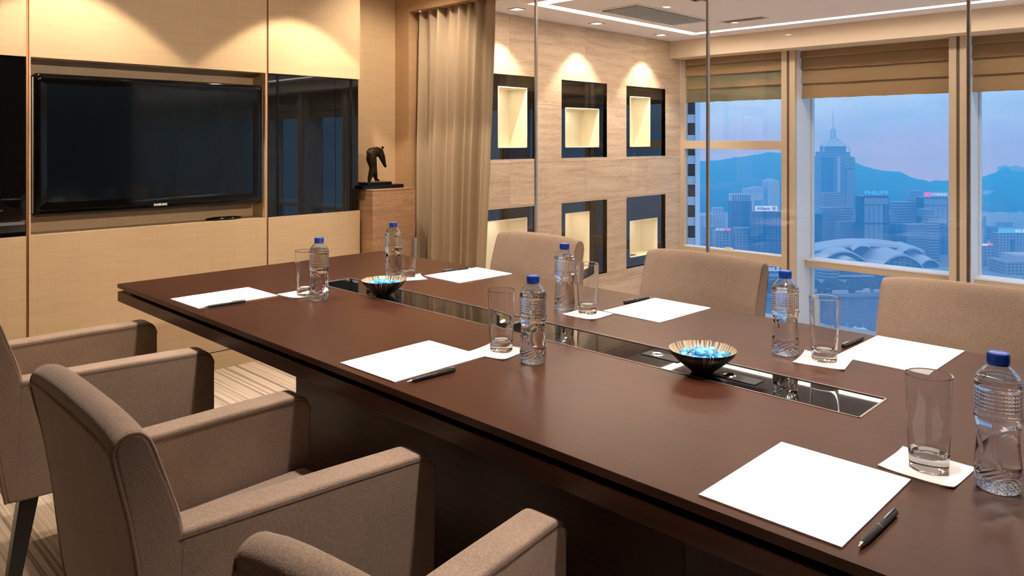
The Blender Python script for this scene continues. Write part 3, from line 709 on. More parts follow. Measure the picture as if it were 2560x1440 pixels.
# ================================================================== chairs
def make_chair():
    r = empty('armchair', (0, 0, 0)); W = .265
    # backrest: leaning, rounded on top, crowned across its width
    prof = [(-.240, .31), (-.256, .40), (-.269, .50), (-.281, .60), (-.297, .70), (-.311, .775), (-.316, .805), (-.312, .825), (-.296, .837), (-.276, .836), (-.260, .822), (-.249, .795), (-.238, .76), (-.226, .725), (-.207, .665), (-.190, .58), (-.178, .50), (-.172, .43), (-.165, .31)]
    cp = prof; prof = [cp[0]]
    for i_ in range(len(cp)-1):
        p0, p1, p2, p3 = (Vector(cp[max(0, i_-1)]), Vector(cp[i_]), Vector(cp[i_+1]), Vector(cp[min(len(cp)-1, i_+2)]))
        for t in (.33, .67, 1.0): prof.append(tuple(.5*((2*p1)+(-p0+p2)*t+(2*p0-5*p1+4*p2-p3)*t*t+(-p0+3*p1-3*p2+p3)*t**3)))
    IR = 3*6; IF = 3*14
    n = len(prof); ny = 12; vs = []
    for j in range(ny+1):
        t = -1+2*j/ny
        y = W*t
        edge = (abs(t)**6)
        for (x, z) in prof:
            zz = z-.010*edge*max(0, min(1, (z-.7)*10))+.006*(1-t*t)*max(0, min(1, (z-.7)*10))
            xx = x + (.012*(1-t*t)*math.sin(math.pi*min(1, max(0, (z-.45)/.37))) if x > -.262 else 0)
            vs.append((xx, y, zz))
    fs = [(j*n+i, j*n+(i+1) % n, (j+1)*n+(i+1) % n, (j+1)*n+i) for j in range(ny) for i in range(n)]
    fs += [tuple(range(n-1, -1, -1)), tuple(range(ny*n, ny*n+n))]
    MB().add(vs, fs).build('backrest', M_FABRIC, r, 55, bevel=.009, seg=3)
    # arms, slightly splayed, rounded at the front
    ap = [(-.225, .31), (.305, .31), (.314, .32)]
    for k in range(0, 7): a = R(90*k/6); ap.append((.268+.046*math.cos(a), .592+.046*math.sin(a)))
    ap += [(.10, .640), (-.05, .640), (-.21, .640)]
    for s in (-1, 1):
        m_ = MB(); n = len(ap); vs = []
        for yy in (0, 1):
            for (x, z) in ap:
                out_ = W+.001+.030*(x+.205)/.5
                inn = out_-.072
                vs.append((x, s*(out_ if yy else inn), z))
        fs = [tuple(range(n)), tuple(range(2*n-1, n-1, -1))]+[(j, i, i+n, j+n) for i in range(n) for j in [(i+1) % n]]
        m_.add(vs, fs).build('arm', M_FABRIC, r, 50, bevel=.012, seg=3)
        # stitched seam line along both top edges of the arm
        for q in (0, 1):
            pts = []
            for (x, z) in ap[3:]:
                out_ = W+.001+.030*(x+.205)/.5
                y_ = s*(out_+.0004 if q else out_-.0724)
                pts.append((x-.001, y_, z-.0125 if x < .265 else z-.0125*math.sin(math.atan2(z-.592, x-.268))))
            MB().tube(pts, .0010, 5).build('seam', M_SEAM, r, 60)
        # piping along the side edges of the back
        cen = (-.25, .60)
        def inw(x, z, q):
            dx, dz = cen[0]-x, (cen[1]-z)*(.12+.88*max(0, min(1, (z-.68)/.12))); l_ = math.hypot(dx, dz); return (x+dx/l_*q, z+dz/l_*q)
        rear = [p_ for p_ in prof if p_ in prof[:IR+1]]; front = prof[IR:IF+1]
        MB().tube([(inw(x, z, .004)[0], s*(W-.0035), inw(x, z, .004)[1]-.010*(z > .7)*min(1, (z-.7)*8)) for x, z in rear], .0046, 8).build('piping', M_PIPING, r, 60)
        MB().tube([(inw(x, z, .0045)[0], s*(W-.0040), inw(x, z, .0045)[1]-.0085*max(0, min(1, (z-.7)*10))) for x, z in front], .0034, 8).build('piping', M_PIPING, r, 60)
    MB().tube([(prof[IR][0]+.0015, (-W+.003)+2*(W-.003)*k/24, prof[IR][1]-.003-.010*abs(-1+2*k/24)**6) for k in range(25)], .0046, 8).build('piping', M_PIPING, r, 60)
    # seat cushion and rail
    sp = [(-.17, -.185), (.292, -.212), (.292, .212), (-.17, .185)]
    MB().prism_z(sp, .34, .462).build('seat', M_SEAT, r, bevel=.022, seg=4)
    MB().prism_z([(-.19, -.19), (.28, -.215), (.28, .215), (-.19, .19)], .312, .345).build('seat_rail', M_FABRIC, r)
    for (x, y, dx) in ((-.185, -.235, -.05), (-.185, .235, -.05), (.255, -.255, .01), (.255, .255, .01)):
        m_ = MB(); vs = []
        for (z, h_, o_) in ((0, .015, dx), (.312, .023, 0)):
            vs += [(x+o_-h_, y-h_, z), (x+o_+h_, y-h_, z), (x+o_+h_, y+h_, z), (x+o_-h_, y+h_, z)]
        m_.add(vs, [(3, 2, 1, 0), (4, 5, 6, 7), (0, 1, 5, 4), (1, 2, 6, 5), (2, 3, 7, 6), (3, 0, 4, 7)]).build('leg', M_LEG, r, bevel=.002)
    return r
ch0 = make_chair(); index_kids()
CH = [(.755, 2.675, -2.0, 'taupe upholstered armchair nearest the television wall, on the camera side of table'),
      (.735, 1.557, -1.0, 'taupe upholstered armchair in the middle of the camera side of table'),
      (.745, .625, 5.5, 'taupe upholstered armchair at the bottom edge, only back top and one arm showing'),
      (2.480, 2.535, 180, 'taupe upholstered armchair across the table, in front of the stone wall niches'),
      (2.480, 1.615, 180, 'taupe upholstered armchair across the table, between niches and white window column'),
      (2.480, .655, 180, 'taupe upholstered armchair across the table at the right picture edge')]
for i, (x, y, a, lab) in enumerate(CH):
    c = ch0 if i == 0 else copy_tree(ch0)
    c.location = (x, y, 0); c.rotation_euler = (0, 0, R(a)); tag(c, lab, 'armchair', 'armchairs around the meeting table')

# ================================================================== things on the table
def make_bottle():
    r = empty('water_bottle', (0, 0, 0))
    pr = [(0, .004), (.012, .003), (.022, .0), (.0285, .001), (.0325, .008), (.0335, .020), (.0330, .040), (.0312, .062), (.0298, .080), (.0300, .094), (.0318, .104), (.0338, .110), (.0342, .114), (.0330, .118),
          (.0328, .130), (.0328, .150), (.0330, .160), (.0342, .1635), (.0335, .167), (.0322, .172), (.0285, .180), (.0225, .188), (.0165, .194), (.0138, .198), (.0132, .206), (.0125, .206), (.0125, .198), (.0155, .1935), (.0215, .1872), (.0275, .1790), (.0290, .1765), (0, .1765)]
    MB().dlathe(pr).build('bottle', M_BOTTLE, r, 60)
    cp = [(0, .2005), (.0155, .2005), (.0158, .1965), (.0160, .197), (.0160, .2135), (.0152, .2150), (0, .2152)]
    MB().lathe([(.0135, .1965), (.0158, .1965), (.0160, .1985), (.0158, .2000), (.0156, .2003), (.0156, .2130), (.0148, .2150), (0, .2153), (0, .2062), (.0135, .2062), (.0135, .1965)], 48).build('cap', M_CAP, r, 40)
    ri = MB()
    for k in range(60):
        a = 2*math.pi*k/60; M = Matrix.Rotation(a, 4, 'Z') @ Matrix.Translation((.0157, 0, .2065)); ri.boxm(M, .0004, .0004, .0058)
    ri.build('cap_ribs', M_CAP, r)
    text('cap_lettering', 'Bonaqua', M_CAPPRINT, .0062, (0, 0, .2154), (0, 0, R(-60)), r, .0001, .0001)
    return r
bt0 = make_bottle()
def make_glass():
    r = empty('drinking_glass', (0, 0, 0))
    pr = [(0, .0012), (.020, .0012), (.027, .0002), (.0292, .0015), (.0298, .006), (.0325, .060), (.0362, .156), (.0359, .1572), (.0350, .1572), (.0347, .156), (.0312, .062), (.0285, .030), (.0270, .0245), (.020, .0215), (0, .0205)]
    MB().dlathe(pr).build('glass_body', M_TUMBLER, r, 40); return r
gl0 = make_glass()
def make_pad():
    r = MB().box(-.1435, .1435, -.109, .109, 0, .0022).build('note_paper', M_PAPER, None); return r
pp0 = make_pad()
def make_nap(seed):
    random.seed(seed); m_ = MB(); n = 12; vs = []; s = .058
    bl = [random.uniform(-.004, .004) for _ in range(8)]
    for z_ in (1, 0):
        for i in range(n+1):
            for j in range(n+1):
                u, v = -1+2*i/n, -1+2*j/n
                x = s*u*(1+bl[0]*2*v*v)+bl[1]*v*v*u; y = s*v*(1+bl[2]*2*u*u)+bl[3]*u*u*v
                e_ = max(abs(u), abs(v)); c_ = abs(u*v)
                z = .0016+.003*c_**4*(1 if (u > 0) == (v > 0) else .4)
                vs.append((x, y, z if z_ else max(0.0001, z-.0016)))
    q = (n+1)*(n+1)
    fs = [(i*(n+1)+j, (i+1)*(n+1)+j, (i+1)*(n+1)+j+1, i*(n+1)+j+1) for i in range(n) for j in range(n)]
    fs += [tuple(q+k for k in reversed(f_)) for f_ in fs]
    rim = [j for j in range(n+1)]+[i*(n+1)+n for i in range(1, n+1)]+[n*(n+1)+j for j in range(n-1, -1, -1)]+[i*(n+1) for i in range(n-1, 0, -1)]
    for a, b in zip(rim, rim[1:]+rim[:1]): fs.append((a, b, b+q, a+q))
    return m_.add(vs, fs).build('coaster_napkin', M_NAPKIN, None, 50)
def make_pen():
    r = empty('pen', (0, 0, 0))
    MB().tube([(-.058, 0, .0048), (-.045, 0, .0048), (0, 0, .0048), (.003, 0, .0048)], .005, 14, [.0036, .0047, .005, .005]).build('barrel', M_PEN, r, 50)
    MB().tube([(.0042, 0, .0048), (.066, 0, .0048), (.068, 0, .0048)], .005, 14, [.005, .0048, .004]).build('upper_barrel', M_PEN, r, 50)
    MB().tube([(.003, 0, .0048), (.0042, 0, .0048)], .0051, 14).build('ring', M_CHROME, r, 50)
    MB().tube([(-.070, 0, .0048), (-.066, 0, .0048), (-.058, 0, .0048)], .002, 12, [.0007, .0016, .0035]).build('tip', M_CHROME, r, 50)
    MB().tube([(.067, 0, .0095), (.064, 0, .0112), (.026, 0, .0108), (.022, 0, .0100)], .0011, 8).build('clip', M_CHROME, r, 50)
    return r
pn0 = make_pen()
bt0_parts = [o for o in bpy.data.objects if o.parent in (bt0, gl0) and o.name.startswith(('bottle', 'glass_body'))]
for o in bt0_parts: o.cycles.is_caustics_caster = True
for o in bpy.data.objects:
    if o.name.startswith(('table_top', 'note_paper')): o.cycles.is_caustics_receiver = True
index_kids()
SIDE = ['camera side seat nearest the television', 'camera side middle seat', 'camera side seat at the bottom of the picture', 'window side seat nearest the curtain', 'window side middle seat', 'window side seat at the right picture edge']
BOT = [(1.404, 2.316), (1.381, 1.284), (1.395, .292), (1.877, 2.528), (1.886, 1.613), (1.889, .868)]
GLS = [(1.410, 2.418), (1.399, 1.414), (1.395, .392), (1.892, 2.449), (1.894, 1.523), (1.900, .772)]
PAP = [(1.19, 2.582, 1), (1.183, 1.509, 1), (1.184, .508, 0), (2.09, 2.303, -1), (2.09, 1.391, -1.5), (2.097, .655, -1)]
PEN = [(1.128, 2.444, -3.5, 0), (1.125, 1.366, -2.5, 0), (1.121, .380, -1, 0), (2.12, 2.410, -7, 1), (2.153, 1.513, -6, 1), (2.117, .780, -3, 1)]
NAP = [(1.404, 2.445, 6), (1.385, 1.412, 10), (1.398, .396, -3), (1.878, 2.425, -25), (1.882, 1.511, 2), (1.897, .772, 10)]
LB_ = ['blue-capped water bottle on the camera side, nearest the television', 'blue-capped water bottle on the camera side beside the middle glass', 'large blue-capped water bottle cut by the right picture edge',
       'blue-capped water bottle in front of the stone pedestal', 'blue-capped water bottle in front of the chair by the niches', 'blue-capped water bottle in front of the white window column']
LG_ = ['empty tumbler partly hidden behind the bottle nearest the television', 'empty tumbler on the camera side, middle of the table', 'large empty tumbler at bottom right beside the biggest bottle',
       'empty tumbler in front of the curtain', 'empty tumbler across the table in front of the niches', 'empty tumbler across the table with the harbour behind it']
LP_ = ['white note sheet on the table corner nearest the television', 'white note sheet in the middle of the camera side', 'large white note sheet at the bottom right',
       'white note sheet across the table before the curtain', 'white note sheet across the table before the middle chair', 'white note sheet across the table before the rightmost chair']
LN_ = ['white linen coaster under the tumbler nearest the television', 'white linen coaster under the middle tumbler on camera side', 'white linen coaster under the large tumbler at bottom right',
       'white linen coaster beside the far candy bowl', 'white linen coaster under the tumbler before the niches', 'white linen coaster under the tumbler before the harbour window']
LE_ = ['black pen lying on the note sheet edge nearest the television', 'black pen beside the middle note sheet on camera side', 'black pen at bottom right beside the largest note sheet',
       'black pen beyond the note sheet before the curtain', 'black pen beyond the note sheet before the middle chair', 'black pen beyond the note sheet before the rightmost chair']
for i in range(6):
    o = bt0 if i == 0 else copy_tree(bt0); o.location = (*BOT[i], TZ); o.rotation_euler = (0, 0, R(random.uniform(0, 360))); tag(o, LB_[i], 'bottle', 'water bottles on the table')
    nz = TZ
    nap = make_nap(50+i); nap.cycles.is_caustics_receiver = True; nap.location = (NAP[i][0], NAP[i][1], nz+.0002); nap.rotation_euler = (0, 0, R(NAP[i][2])); tag(nap, LN_[i], 'napkin', 'linen coasters on the table')
    o = gl0 if i == 0 else copy_tree(gl0); o.location = (*GLS[i], TZ+.0022); tag(o, LG_[i], 'glass', 'tumblers on the table')
    o = pp0 if i == 0 else copy_tree(pp0); o.location = (PAP[i][0], PAP[i][1], TZ+.0002); o.rotation_euler = (0, 0, R(PAP[i][2])); tag(o, LP_[i], 'paper', 'note sheets on the table')
    o = pn0 if i == 0 else copy_tree(pn0); o.location = (PEN[i][0], PEN[i][1], TZ+(.0026 if i == 0 else .0004)); o.rotation_euler = (R(-70 if not PEN[i][3] else 150), 0, R(PEN[i][2]+(180 if PEN[i][3] else 0))); tag(o, LE_[i], 'pen', 'pens on the table')
    o.rotation_euler = (0, 0, R(PEN[i][2]+(180 if PEN[i][3] else 0)))
# bowls with sweets
def bowl(x, y, lab, grp, seed):
    r = empty('candy_bowl', (x, y, TZ)); tag(r, lab, 'bowl', 'candy bowls on the table')
    MB().lathe([(0, .0), (.026, 0), (.027, .004), (.040, .0135), (.060, .030), (.074, .044), (.0805, .055), (.0802, .0562), (.0788, .0560), (.0785, .0555)], 64).build('bowl_outside', M_BOWLOUT, r, 60)
    MB().lathe([(.0786, .0556), (.072, .0445), (.058, .0315), (.039, .0165), (.02, .0105), (0, .009)], 64).build('bowl_inside', M_BOWLIN, r, 60)
    random.seed(seed)
    for k in range(19):
        if k < 7: rad, z = random.uniform(.012, .034), .027
        elif k < 15: a0 = 2*math.pi*(k-7)/8; rad, z = .046, .041
        else: rad, z = random.uniform(.008, .024), .047
        a = 2*math.pi*k/7+random.uniform(-.3, .3) if k < 7 else (a0+random.uniform(-.2, .2) if k < 15 else 2*math.pi*k/4)
        c = empty('candy', (x+rad*math.cos(a), y+rad*math.sin(a), TZ+z), random.uniform(0, 6.28)); c.rotation_euler[0] = random.uniform(-.3, .3); c.rotation_euler[1] = random.uniform(-.3, .3)
        tag(c, 'blue foil wrapped sweet in the '+grp, 'candy', 'sweets in the '+grp)
        for nm, me in CANDY:
            o = bpy.data.objects.new(nm, me); C.objects.link(o); o.parent = c
def candy_meshes():
    b = MB().lathe([(0, -.0135), (.0045, -.0125), (.0075, -.009), (.0085, 0), (.0075, .009), (.0045, .0125), (0, .0135)], 10)
    b.v = [(z, x, y) for x, y, z in b.v]; body = b.mesh('candy_body', M_CANDY, 60)
    res = [('candy_body', body)]
    for s in (-1, 1):
        m_ = MB(); n = 7; vs = []
        for i, (d, h_) in enumerate(((.0115, .0022), (.0150, .0050), (.0195, .0085))):
            for j in range(n):
                t = -1+2*j/(n-1); vs.append((s*(d+.0015*math.cos(j*2.4)*(i == 2)), h_*t, .0018*(i+.3)*(1 if j % 2 else -1)))
        fs = [(i*n+j, i*n+j+1, (i+1)*n+j+1, (i+1)*n+j) for i in range(2) for j in range(n-1)]
        vs2 = [(x, y, z-.0005) for x, y, z in vs]; q = len(vs)
        fs += [tuple(q+k for k in reversed(f_)) for f_ in fs]
        res.append(('wrapper_end', m_.add(vs+vs2, fs).mesh('wrapper_end', M_SHEET)))
    return res
CANDY = candy_meshes()
bowl(1.604, .941, 'black striped candy bowl nearest the camera, on the glass strip', 'near bowl', 3)
bowl(1.606, 2.218, 'black striped candy bowl at the television end, on the glass strip', 'far bowl', 11)

# ================================================================== OUTSIDE: harbour, skyline and hills across the water
def at(u, v, d): return Vector((0, 0, CZ))+FW*d+RT*((u-1280)/FPX*d)+Vector((0, 0, (HOR-v)/FPX*d))
WZ = at(1280, 735, 700).z            # water level
ANG = -TH                            # box local x = image right, local y = away
def facade(name, wall, glass, cw, ch, fx, fz, rough=.55):
    m = mat(name, wall, rough, spec=.3); s = sepxyz(m, texmap(m)); u = math_(m, 'ADD', s[0], s[1])
    a = math_(m, 'LESS_THAN', math_(m, 'FRACT', math_(m, 'DIVIDE', u, cw)), fx)
    b = math_(m, 'LESS_THAN', math_(m, 'FRACT', math_(m, 'DIVIDE', s[2], ch)), fz)
    t, N, L, bs = nodes(m); g = N('ShaderNodeNewGeometry'); nz = math_(m, 'LESS_THAN', sepxyz(m, g.outputs['Normal'])[2], .5)
    setc(m, mix(m, math_(m, 'MULTIPLY', math_(m, 'MULTIPLY', a, b), nz), tuple(wall), tuple(glass))); return m
F_BAND = facade('banded_facade', (.34, .37, .40), (.08, .10, .14), 900, 3.4, 1.1, .45)
F_GRID = facade('grid_facade', (.36, .39, .42), (.09, .12, .16), 4.0, 3.4, .6, .55)
F_GLASS = facade('curtain_wall', (.05, .08, .12), (.11, .16, .22), 5.0, 3.4, .82, .75)
F_WHITE = facade('white_tower', (.62, .64, .66), (.18, .20, .25), 4.0, 3.4, .45, .5)
F_FINE = facade('fine_banded_facade', (.26, .30, .34), (.12, .15, .20), 900, 3.0, 1.1, .5)
F_DARK = mat('dark_glass_tower', (.03, .05, .08), .25)
F_PANEL = mat('pale_glass_panel', (.28, .34, .42), .3)
F_PLAIN = mat('pale_concrete', (.55, .58, .62), .7)
F_ROOF = mat('pale_metal_roof', (.62, .66, .70), .45)
F_HILL = mat('forested_hill', (.045, .075, .055), .95, spec=.1)
_hn = noise(F_HILL, texmap(F_HILL), .012, 8, .65); setc(F_HILL, ramp(F_HILL, _hn, [(.35, (.028, .05, .04)), (.7, (.075, .115, .08))]))
F_WATER = mat('harbour_water', (.02, .07, .11), .25); bump(F_WATER, noise(F_WATER, texmap(F_WATER), .12, 5), .6, 1.5)
F_QUAY = mat('quay', (.30, .33, .35), .8)
F_TREE = mat('shore_trees', (.03, .06, .04), .95)
F_SIGNW = mat('sign_white', (.9, .92, .95), .5, emis=(.9, .95, 1), estr=.55)
F_SIGNB = mat('sign_blue_letters', (.05, .15, .42), .5)
F_NEON = mat('neon_blue', (.1, .5, .9), .5, emis=(.12, .52, 1.0), estr=.7)
F_RED = mat('sign_red', (.8, .08, .15), .5, emis=(1, .10, .22), estr=.8)
F_CYAN = mat('sign_cyan', (.2, .6, .85), .5, emis=(.12, .60, .95), estr=.6)
F_SIGNBLUE = mat('sign_blue_board', (.02, .14, .40), .5)
F_LAMP = mat('lit_window', (1, .95, .85), .5, emis=(1, .93, .82), estr=2.5)

class Ext:
    """a building whose front face spans u0..u1 at depth d, from the ground up to v"""
    def __init__(s, name, label, cat, u0, u1, v, d, depth=None, fac=None, yaw=0, group='skyline across the harbour'):
        s.d = d; s.k = d/FPX
        wv = (u1-u0)*s.k; a = abs(R(yaw)); ra = .7
        s.w = wv/(math.cos(a)+ra*math.sin(a)) if yaw else wv
        s.dep = depth or (s.w*ra if yaw else 14)
        top = at((u0+u1)/2, v, d).z; s.h = top-WZ
        c = at((u0+u1)/2, v, d); c.z = WZ
        if yaw: c += FW*(s.w*math.sin(a)*.5)
        s.root = empty(name, c, ANG+R(yaw)); tag(s.root, label, cat, group)
        s.u0, s.u1, s.v = u0, u1, v; s.uc = (u0+u1)/2; s.fac = fac
        if fac: s.part('tower', fac, -s.w/2, s.w/2, 0, s.dep, 0, s.h)
    def X(s, u): return (u-s.uc)*s.k
    def Z(s, v): return (HOR-v)*s.k+CZ-WZ
    def part(s, name, m, x0, x1, y0, y1, z0, z1, bevel=0): return MB().box(x0, x1, y0, y1, z0, z1).build(name, m, s.root, None, bevel)
    def px(s, name, m, u0, u1, v0, v1, y0=0, y1=None): return s.part(name, m, s.X(u0), s.X(u1), y0, s.dep if y1 is None else y1, s.Z(v1), s.Z(v0))
    def text(s, body, m, u0, u1, v, hpx, y=-1.0):
        return text('sign_lettering', body, m, hpx*s.k*1.42, (s.X((u0+u1)/2), y, s.Z(v)), (R(90), 0, 0), s.root, .25*s.k, .03*hpx*s.k, (u1-u0)*s.k)

# sea, quay and hills
M_ = Matrix.Rotation(ANG, 4, 'Z')
def flat(name, m, u0, u1, d0, d1, z0, z1, label):
    o = MB()
    a, b, c, d = at(u0, HOR, d0), at(u1, HOR, d0), at(u1, HOR, d1), at(u0, HOR, d1)
    pl = [(p_.x, p_.y) for p_ in (a, b, c, d)]
    o.prism_z(pl, z0, z1); return struct(o.build(name, m), label)
flat('water', F_WATER, -1500, 5500, 120, 2100, WZ-6, WZ-2.5, 'blue harbour water below the windows')
flat('land_quay', F_QUAY, -1500, 5500, 700, 2100, WZ-5, WZ, 'built-up far shore of the harbour')
ridge = [(900, 430), (1300, 425), (1600, 412), (1748, 403), (1803, 400), (1850, 392), (1877, 389), (1903, 383), (1922, 380), (1952, 382), (1990, 386), (2032, 390), (2060, 393), (2100, 399), (2140, 407), (2165, 417), (2200, 425), (2250, 430), (2275, 441), (2290, 446), (2315, 450), (2340, 460), (2368, 473), (2390, 478), (2420, 462), (2447, 446), (2458, 442), (2475, 436), (2495, 428), (2505, 420), (2520, 417), (2560, 424), (2640, 440), (2800, 455), (3200, 470), (3800, 480)]
def rv(u):
    for (a, b), (c, d) in zip(ridge, ridge[1:]):
        if a <= u <= c: return b+(d-b)*(u-a)/(c-a)
    return ridge[-1][1]
from mathutils import noise as mn
us = [900+6*k for k in range(484)]; ds = [1500, 1620, 1750, 1880, 2000, 2120, 2240, 2350, 2450, 2520, 2650, 2850]
fr = [0, .10, .21, .35, .49, .62, .75, .87, .96, 1.0, .7, .2]
vs = []
for u in us:
    zr = at(u, rv(u), 2520).z
    for d_, f_ in zip(ds, fr):
        p_ = at(u, HOR, d_)
        n_ = mn.fractal(Vector((u*.012, d_*.004, 0)), 1.0, 2.0, 5)
        z = WZ+(zr-WZ)*f_+-abs(n_)*22*min(1, 4*f_*(1-f_)*1.1+.02)+mn.noise(Vector((u*.09, d_*.03, 3)))*3.0
        vs.append((p_.x, p_.y, z))
nd = len(ds); fs = [(i*nd+j, (i+1)*nd+j, (i+1)*nd+j+1, i*nd+j+1) for i in range(len(us)-1) for j in range(nd-1)]
hl = MB().add(vs, fs).build('hills', F_HILL, None, 60); struct(hl, 'wooded mountain ridge behind the skyline')

# --- neighbouring tower close to the left of the windows
nb = Ext('office_tower', 'close pale blue tower with dark windows beside the stone wall', 'building', 1560, 1748, -600, 122, 12, F_PLAIN, group='buildings on the near shore')
nb_glass = mat('dark_office_window', (.01, .012, .018), .2)
pm = 3.3
wm = MB().box(-.75, .75, -.06, .0, 0, 1.95).mesh('window', nb_glass); lm = MB().box(-.95, .95, -.35, 0, 0, .10).mesh('ledge', F_ROOF)
sh = MB().box(-.028, .028, -.09, -.06, 0, 1.95).mesh('blind_slat', F_DARK)
for col in range(4):
    xx = nb.X(1725)-2.35*col
    for k in range(-9, 24):
        zz = nb.Z(594)+pm*(k-6)
        if zz < 1: continue
        o = bpy.data.objects.new('window', wm); C.objects.link(o); o.parent = nb.root; o.location = (xx, 0, zz)
        o = bpy.data.objects.new('ledge', lm); C.objects.link(o); o.parent = nb.root; o.location = (xx, 0, zz-.12)
        o = bpy.data.objects.new('ledge', lm); C.objects.link(o); o.parent = nb.root; o.location = (xx, 0, zz+1.98)
nb.part('corner_pier', F_ROOF, nb.X(1737), nb.X(1748), -.5, 0, 0, nb.h)

# --- left bay skyline
b = Ext('white_tower', 'low white office blocks beside the close tower', 'building', 1744, 1767, 538, 1000, None, F_WHITE)
b = Ext('white_tower', 'stepped white office block behind the lettered rooftop sign', 'building', 1772, 1811, 537, 1010, None, F_WHITE); b.px('upper_block', F_WHITE, 1785, 1812, 520, 540, 4)
b = Ext('office_block', 'striped grey block below the white offices', 'building', 1762, 1789, 568, 930, None, F_BAND)
b = Ext('office_block', 'blue grey block topped by small white and red rooftop letters', 'building', 1788, 1828, 578, 900, None, F_GRID)
b.text('ING', F_SIGNW, 1790, 1810, 574, 6); b.px('sign_emblem', F_RED, 1814, 1826, 571, 577, -1, 1); b.px('sign_frame', F_DARK, 1789, 1827, 576.5, 578, -1, 2)
b = Ext('office_tower', 'tall dark blue tower with ribbed crown', 'building', 1828, 1880, 503, 960, None, F_GLASS)
for k in range(9): b.px('crown_fin', F_PLAIN, 1829+k*6, 1831.5+k*6, 486, 503, 0)
b.px('crown_cap', F_PLAIN, 1828, 1880, 485, 488, 2)
b = Ext('office_block', 'pale gridded block in front of the ribbed tower', 'building', 1839, 1878, 570, 900, None, F_GRID)
b = Ext('apartment_block', 'pale apartment tower high on the hillside', 'building', 1918, 1949, 452, 1450, 30, F_WHITE); b.px('roof_room', F_PLAIN, 1926, 1940, 448, 452, 6)
b = Ext('apartment_block', 'low pale apartment row on the hillside', 'building', 1868, 1886, 472, 1440, 30, F_WHITE); b.px('wing', F_WHITE, 1886, 1908, 468, 500)
b = Ext('office_tower', 'dark glass tower with white lettered rooftop board', 'building', 1882, 1954, 529, 880, None, F_DARK)
for i in range(5):
    for (v0, v1) in ((542, 569), (572, 600), (603, 634), (637, 668), (671, 700)):
        b.px('glass_panel', F_GLASS, 1884+i*14.2, 1896.5+i*14.2, v0, v1, -1.2, 0)
b.px('sign_board', F_SIGNW, 1888, 1942, 515, 527, -2, 0); b.px('sign_post', F_DARK, 1893, 1895, 527, 530, -1, 0); b.px('sign_post', F_DARK, 1934, 1936, 527, 530, -1, 0)
b.text('Allianz', F_SIGNB, 1890.5, 1924, 521, 7.5, -2.3)
rg = MB()
ce, ro, ri_ = (b.X(1933.5), -2.3, b.Z(521)), 5.0*b.k, 4.1*b.k
nn = 24; vs = []
for k in range(nn):
    a = 2*math.pi*k/nn
    for rr_ in (ro, ri_):
        for yy in (-2.5, -2.0): vs.append((ce[0]+rr_*math.cos(a), yy, ce[2]+rr_*math.sin(a)))
fs = []
for k in range(nn):
    p0, p1 = 4*k, 4*((k+1) % nn)
    fs += [(p0, p1, p1+2, p0+2), (p0+1, p0+3, p1+3, p1+1), (p0, p0+1, p1+1, p1), (p0+2, p1+2, p1+3, p0+3)]
rg.add(vs, fs).build('sign_emblem', F_SIGNB, b.root)
for q, hh in ((-1.7, 2.2), (0, 3.0), (1.7, 2.2)): b.px('sign_emblem_bar', F_SIGNB, 1933.5+q-.55, 1933.5+q+.55, 521-hh, 521+2.2, -2.5, -2.0)
b = Ext('shore_block', 'low block with white lettered blue roof board below the sill', 'building', 1880, 1960, 690, 760, 30, F_BAND)
b.px('sign_board', F_SIGNBLUE, 1884, 1956, 661, 684, -1, 1); b.text('MOBILE', F_SIGNW, 1893, 1948, 673, 9, -1.4)

# --- central bay skyline
b = Ext('skyscraper', 'tallest skyscraper with pyramid top and needle mast', 'skyscraper', 2057, 2140, 392, 1150, 45, None)
b.px('shaft', F_GLASS, 2060, 2137, 392, 735, 6); b.px('facade_pier', F_BAND, 2057, 2068, 392, 700, 8, 40); b.px('facade_pier', F_BAND, 2112, 2140, 394, 700, 3, 40)
b.px('centre_strip', F_PLAIN, 2096, 2102, 392, 520, 2, 8); b.px('facade_pier', F_FINE, 2086, 2112, 392, 560, 4, 9); b.px('dark_slot', F_DARK, 2117, 2133, 420, 540, 2, 5)
for q in range(5): b.px('slot_fin', F_PLAIN, 2118.5+q*3, 2119.5+q*3, 424, 530, 1, 2.2)
b.px('crown_tier', F_BAND, 2064, 2131, 380, 392, 8, 38); b.px('crown_tier', F_FINE, 2072, 2124, 366, 380, 12, 34)
m_ = MB(); x0, x1, xc = b.X(2069), b.X(2127), b.X(2098.5); z0, z1 = b.Z(366), b.Z(343)
m_.add([(x0, 8, z0), (x1, 8, z0), (x1, 38, z0), (x0, 38, z0), (xc-2, 21, z1), (xc+2, 21, z1), (xc+2, 25, z1), (xc-2, 25, z1)], [(3, 2, 1, 0), (4, 5, 6, 7), (0, 1, 5, 4), (1, 2, 6, 5), (2, 3, 7, 6), (3, 0, 4, 7)]).build('pyramid_roof', F_ROOF, b.root)
for s in (-1, 1):
    MB().tube([(xc+s*20.0, 10, b.Z(392)), (xc+s*20.0, 10, b.Z(370)), (xc+s*4, 18, b.Z(346))], .8, 6).build('crown_strut', F_ROOF, b.root)
for q in range(4): MB().tube([(xc+(-3 if q % 2 else 3), 20+(q//2)*5, b.Z(345)), (xc+(-2.3 if q % 2 else 2.3), 20.5+(q//2)*4, b.Z(322))], .7, 6).build('mast_leg', F_PLAIN, b.root)
for q in range(4): b.part('mast_ring', F_PLAIN, xc-3.2, xc+3.2, 19.5, 25.8, b.Z(342-q*5.5), b.Z(341-q*5.5))
MB().tube([(xc, 22.5, b.Z(324)), (xc, 22.5, b.Z(300)), (xc, 22.5, b.Z(272))], .6, 6, [.9, .6, .25]).build('mast', F_PLAIN, b.root)
b = Ext('office_tower', 'dark slab beside the white window column', 'building', 2015, 2056, 535, 860, None, F_DARK)
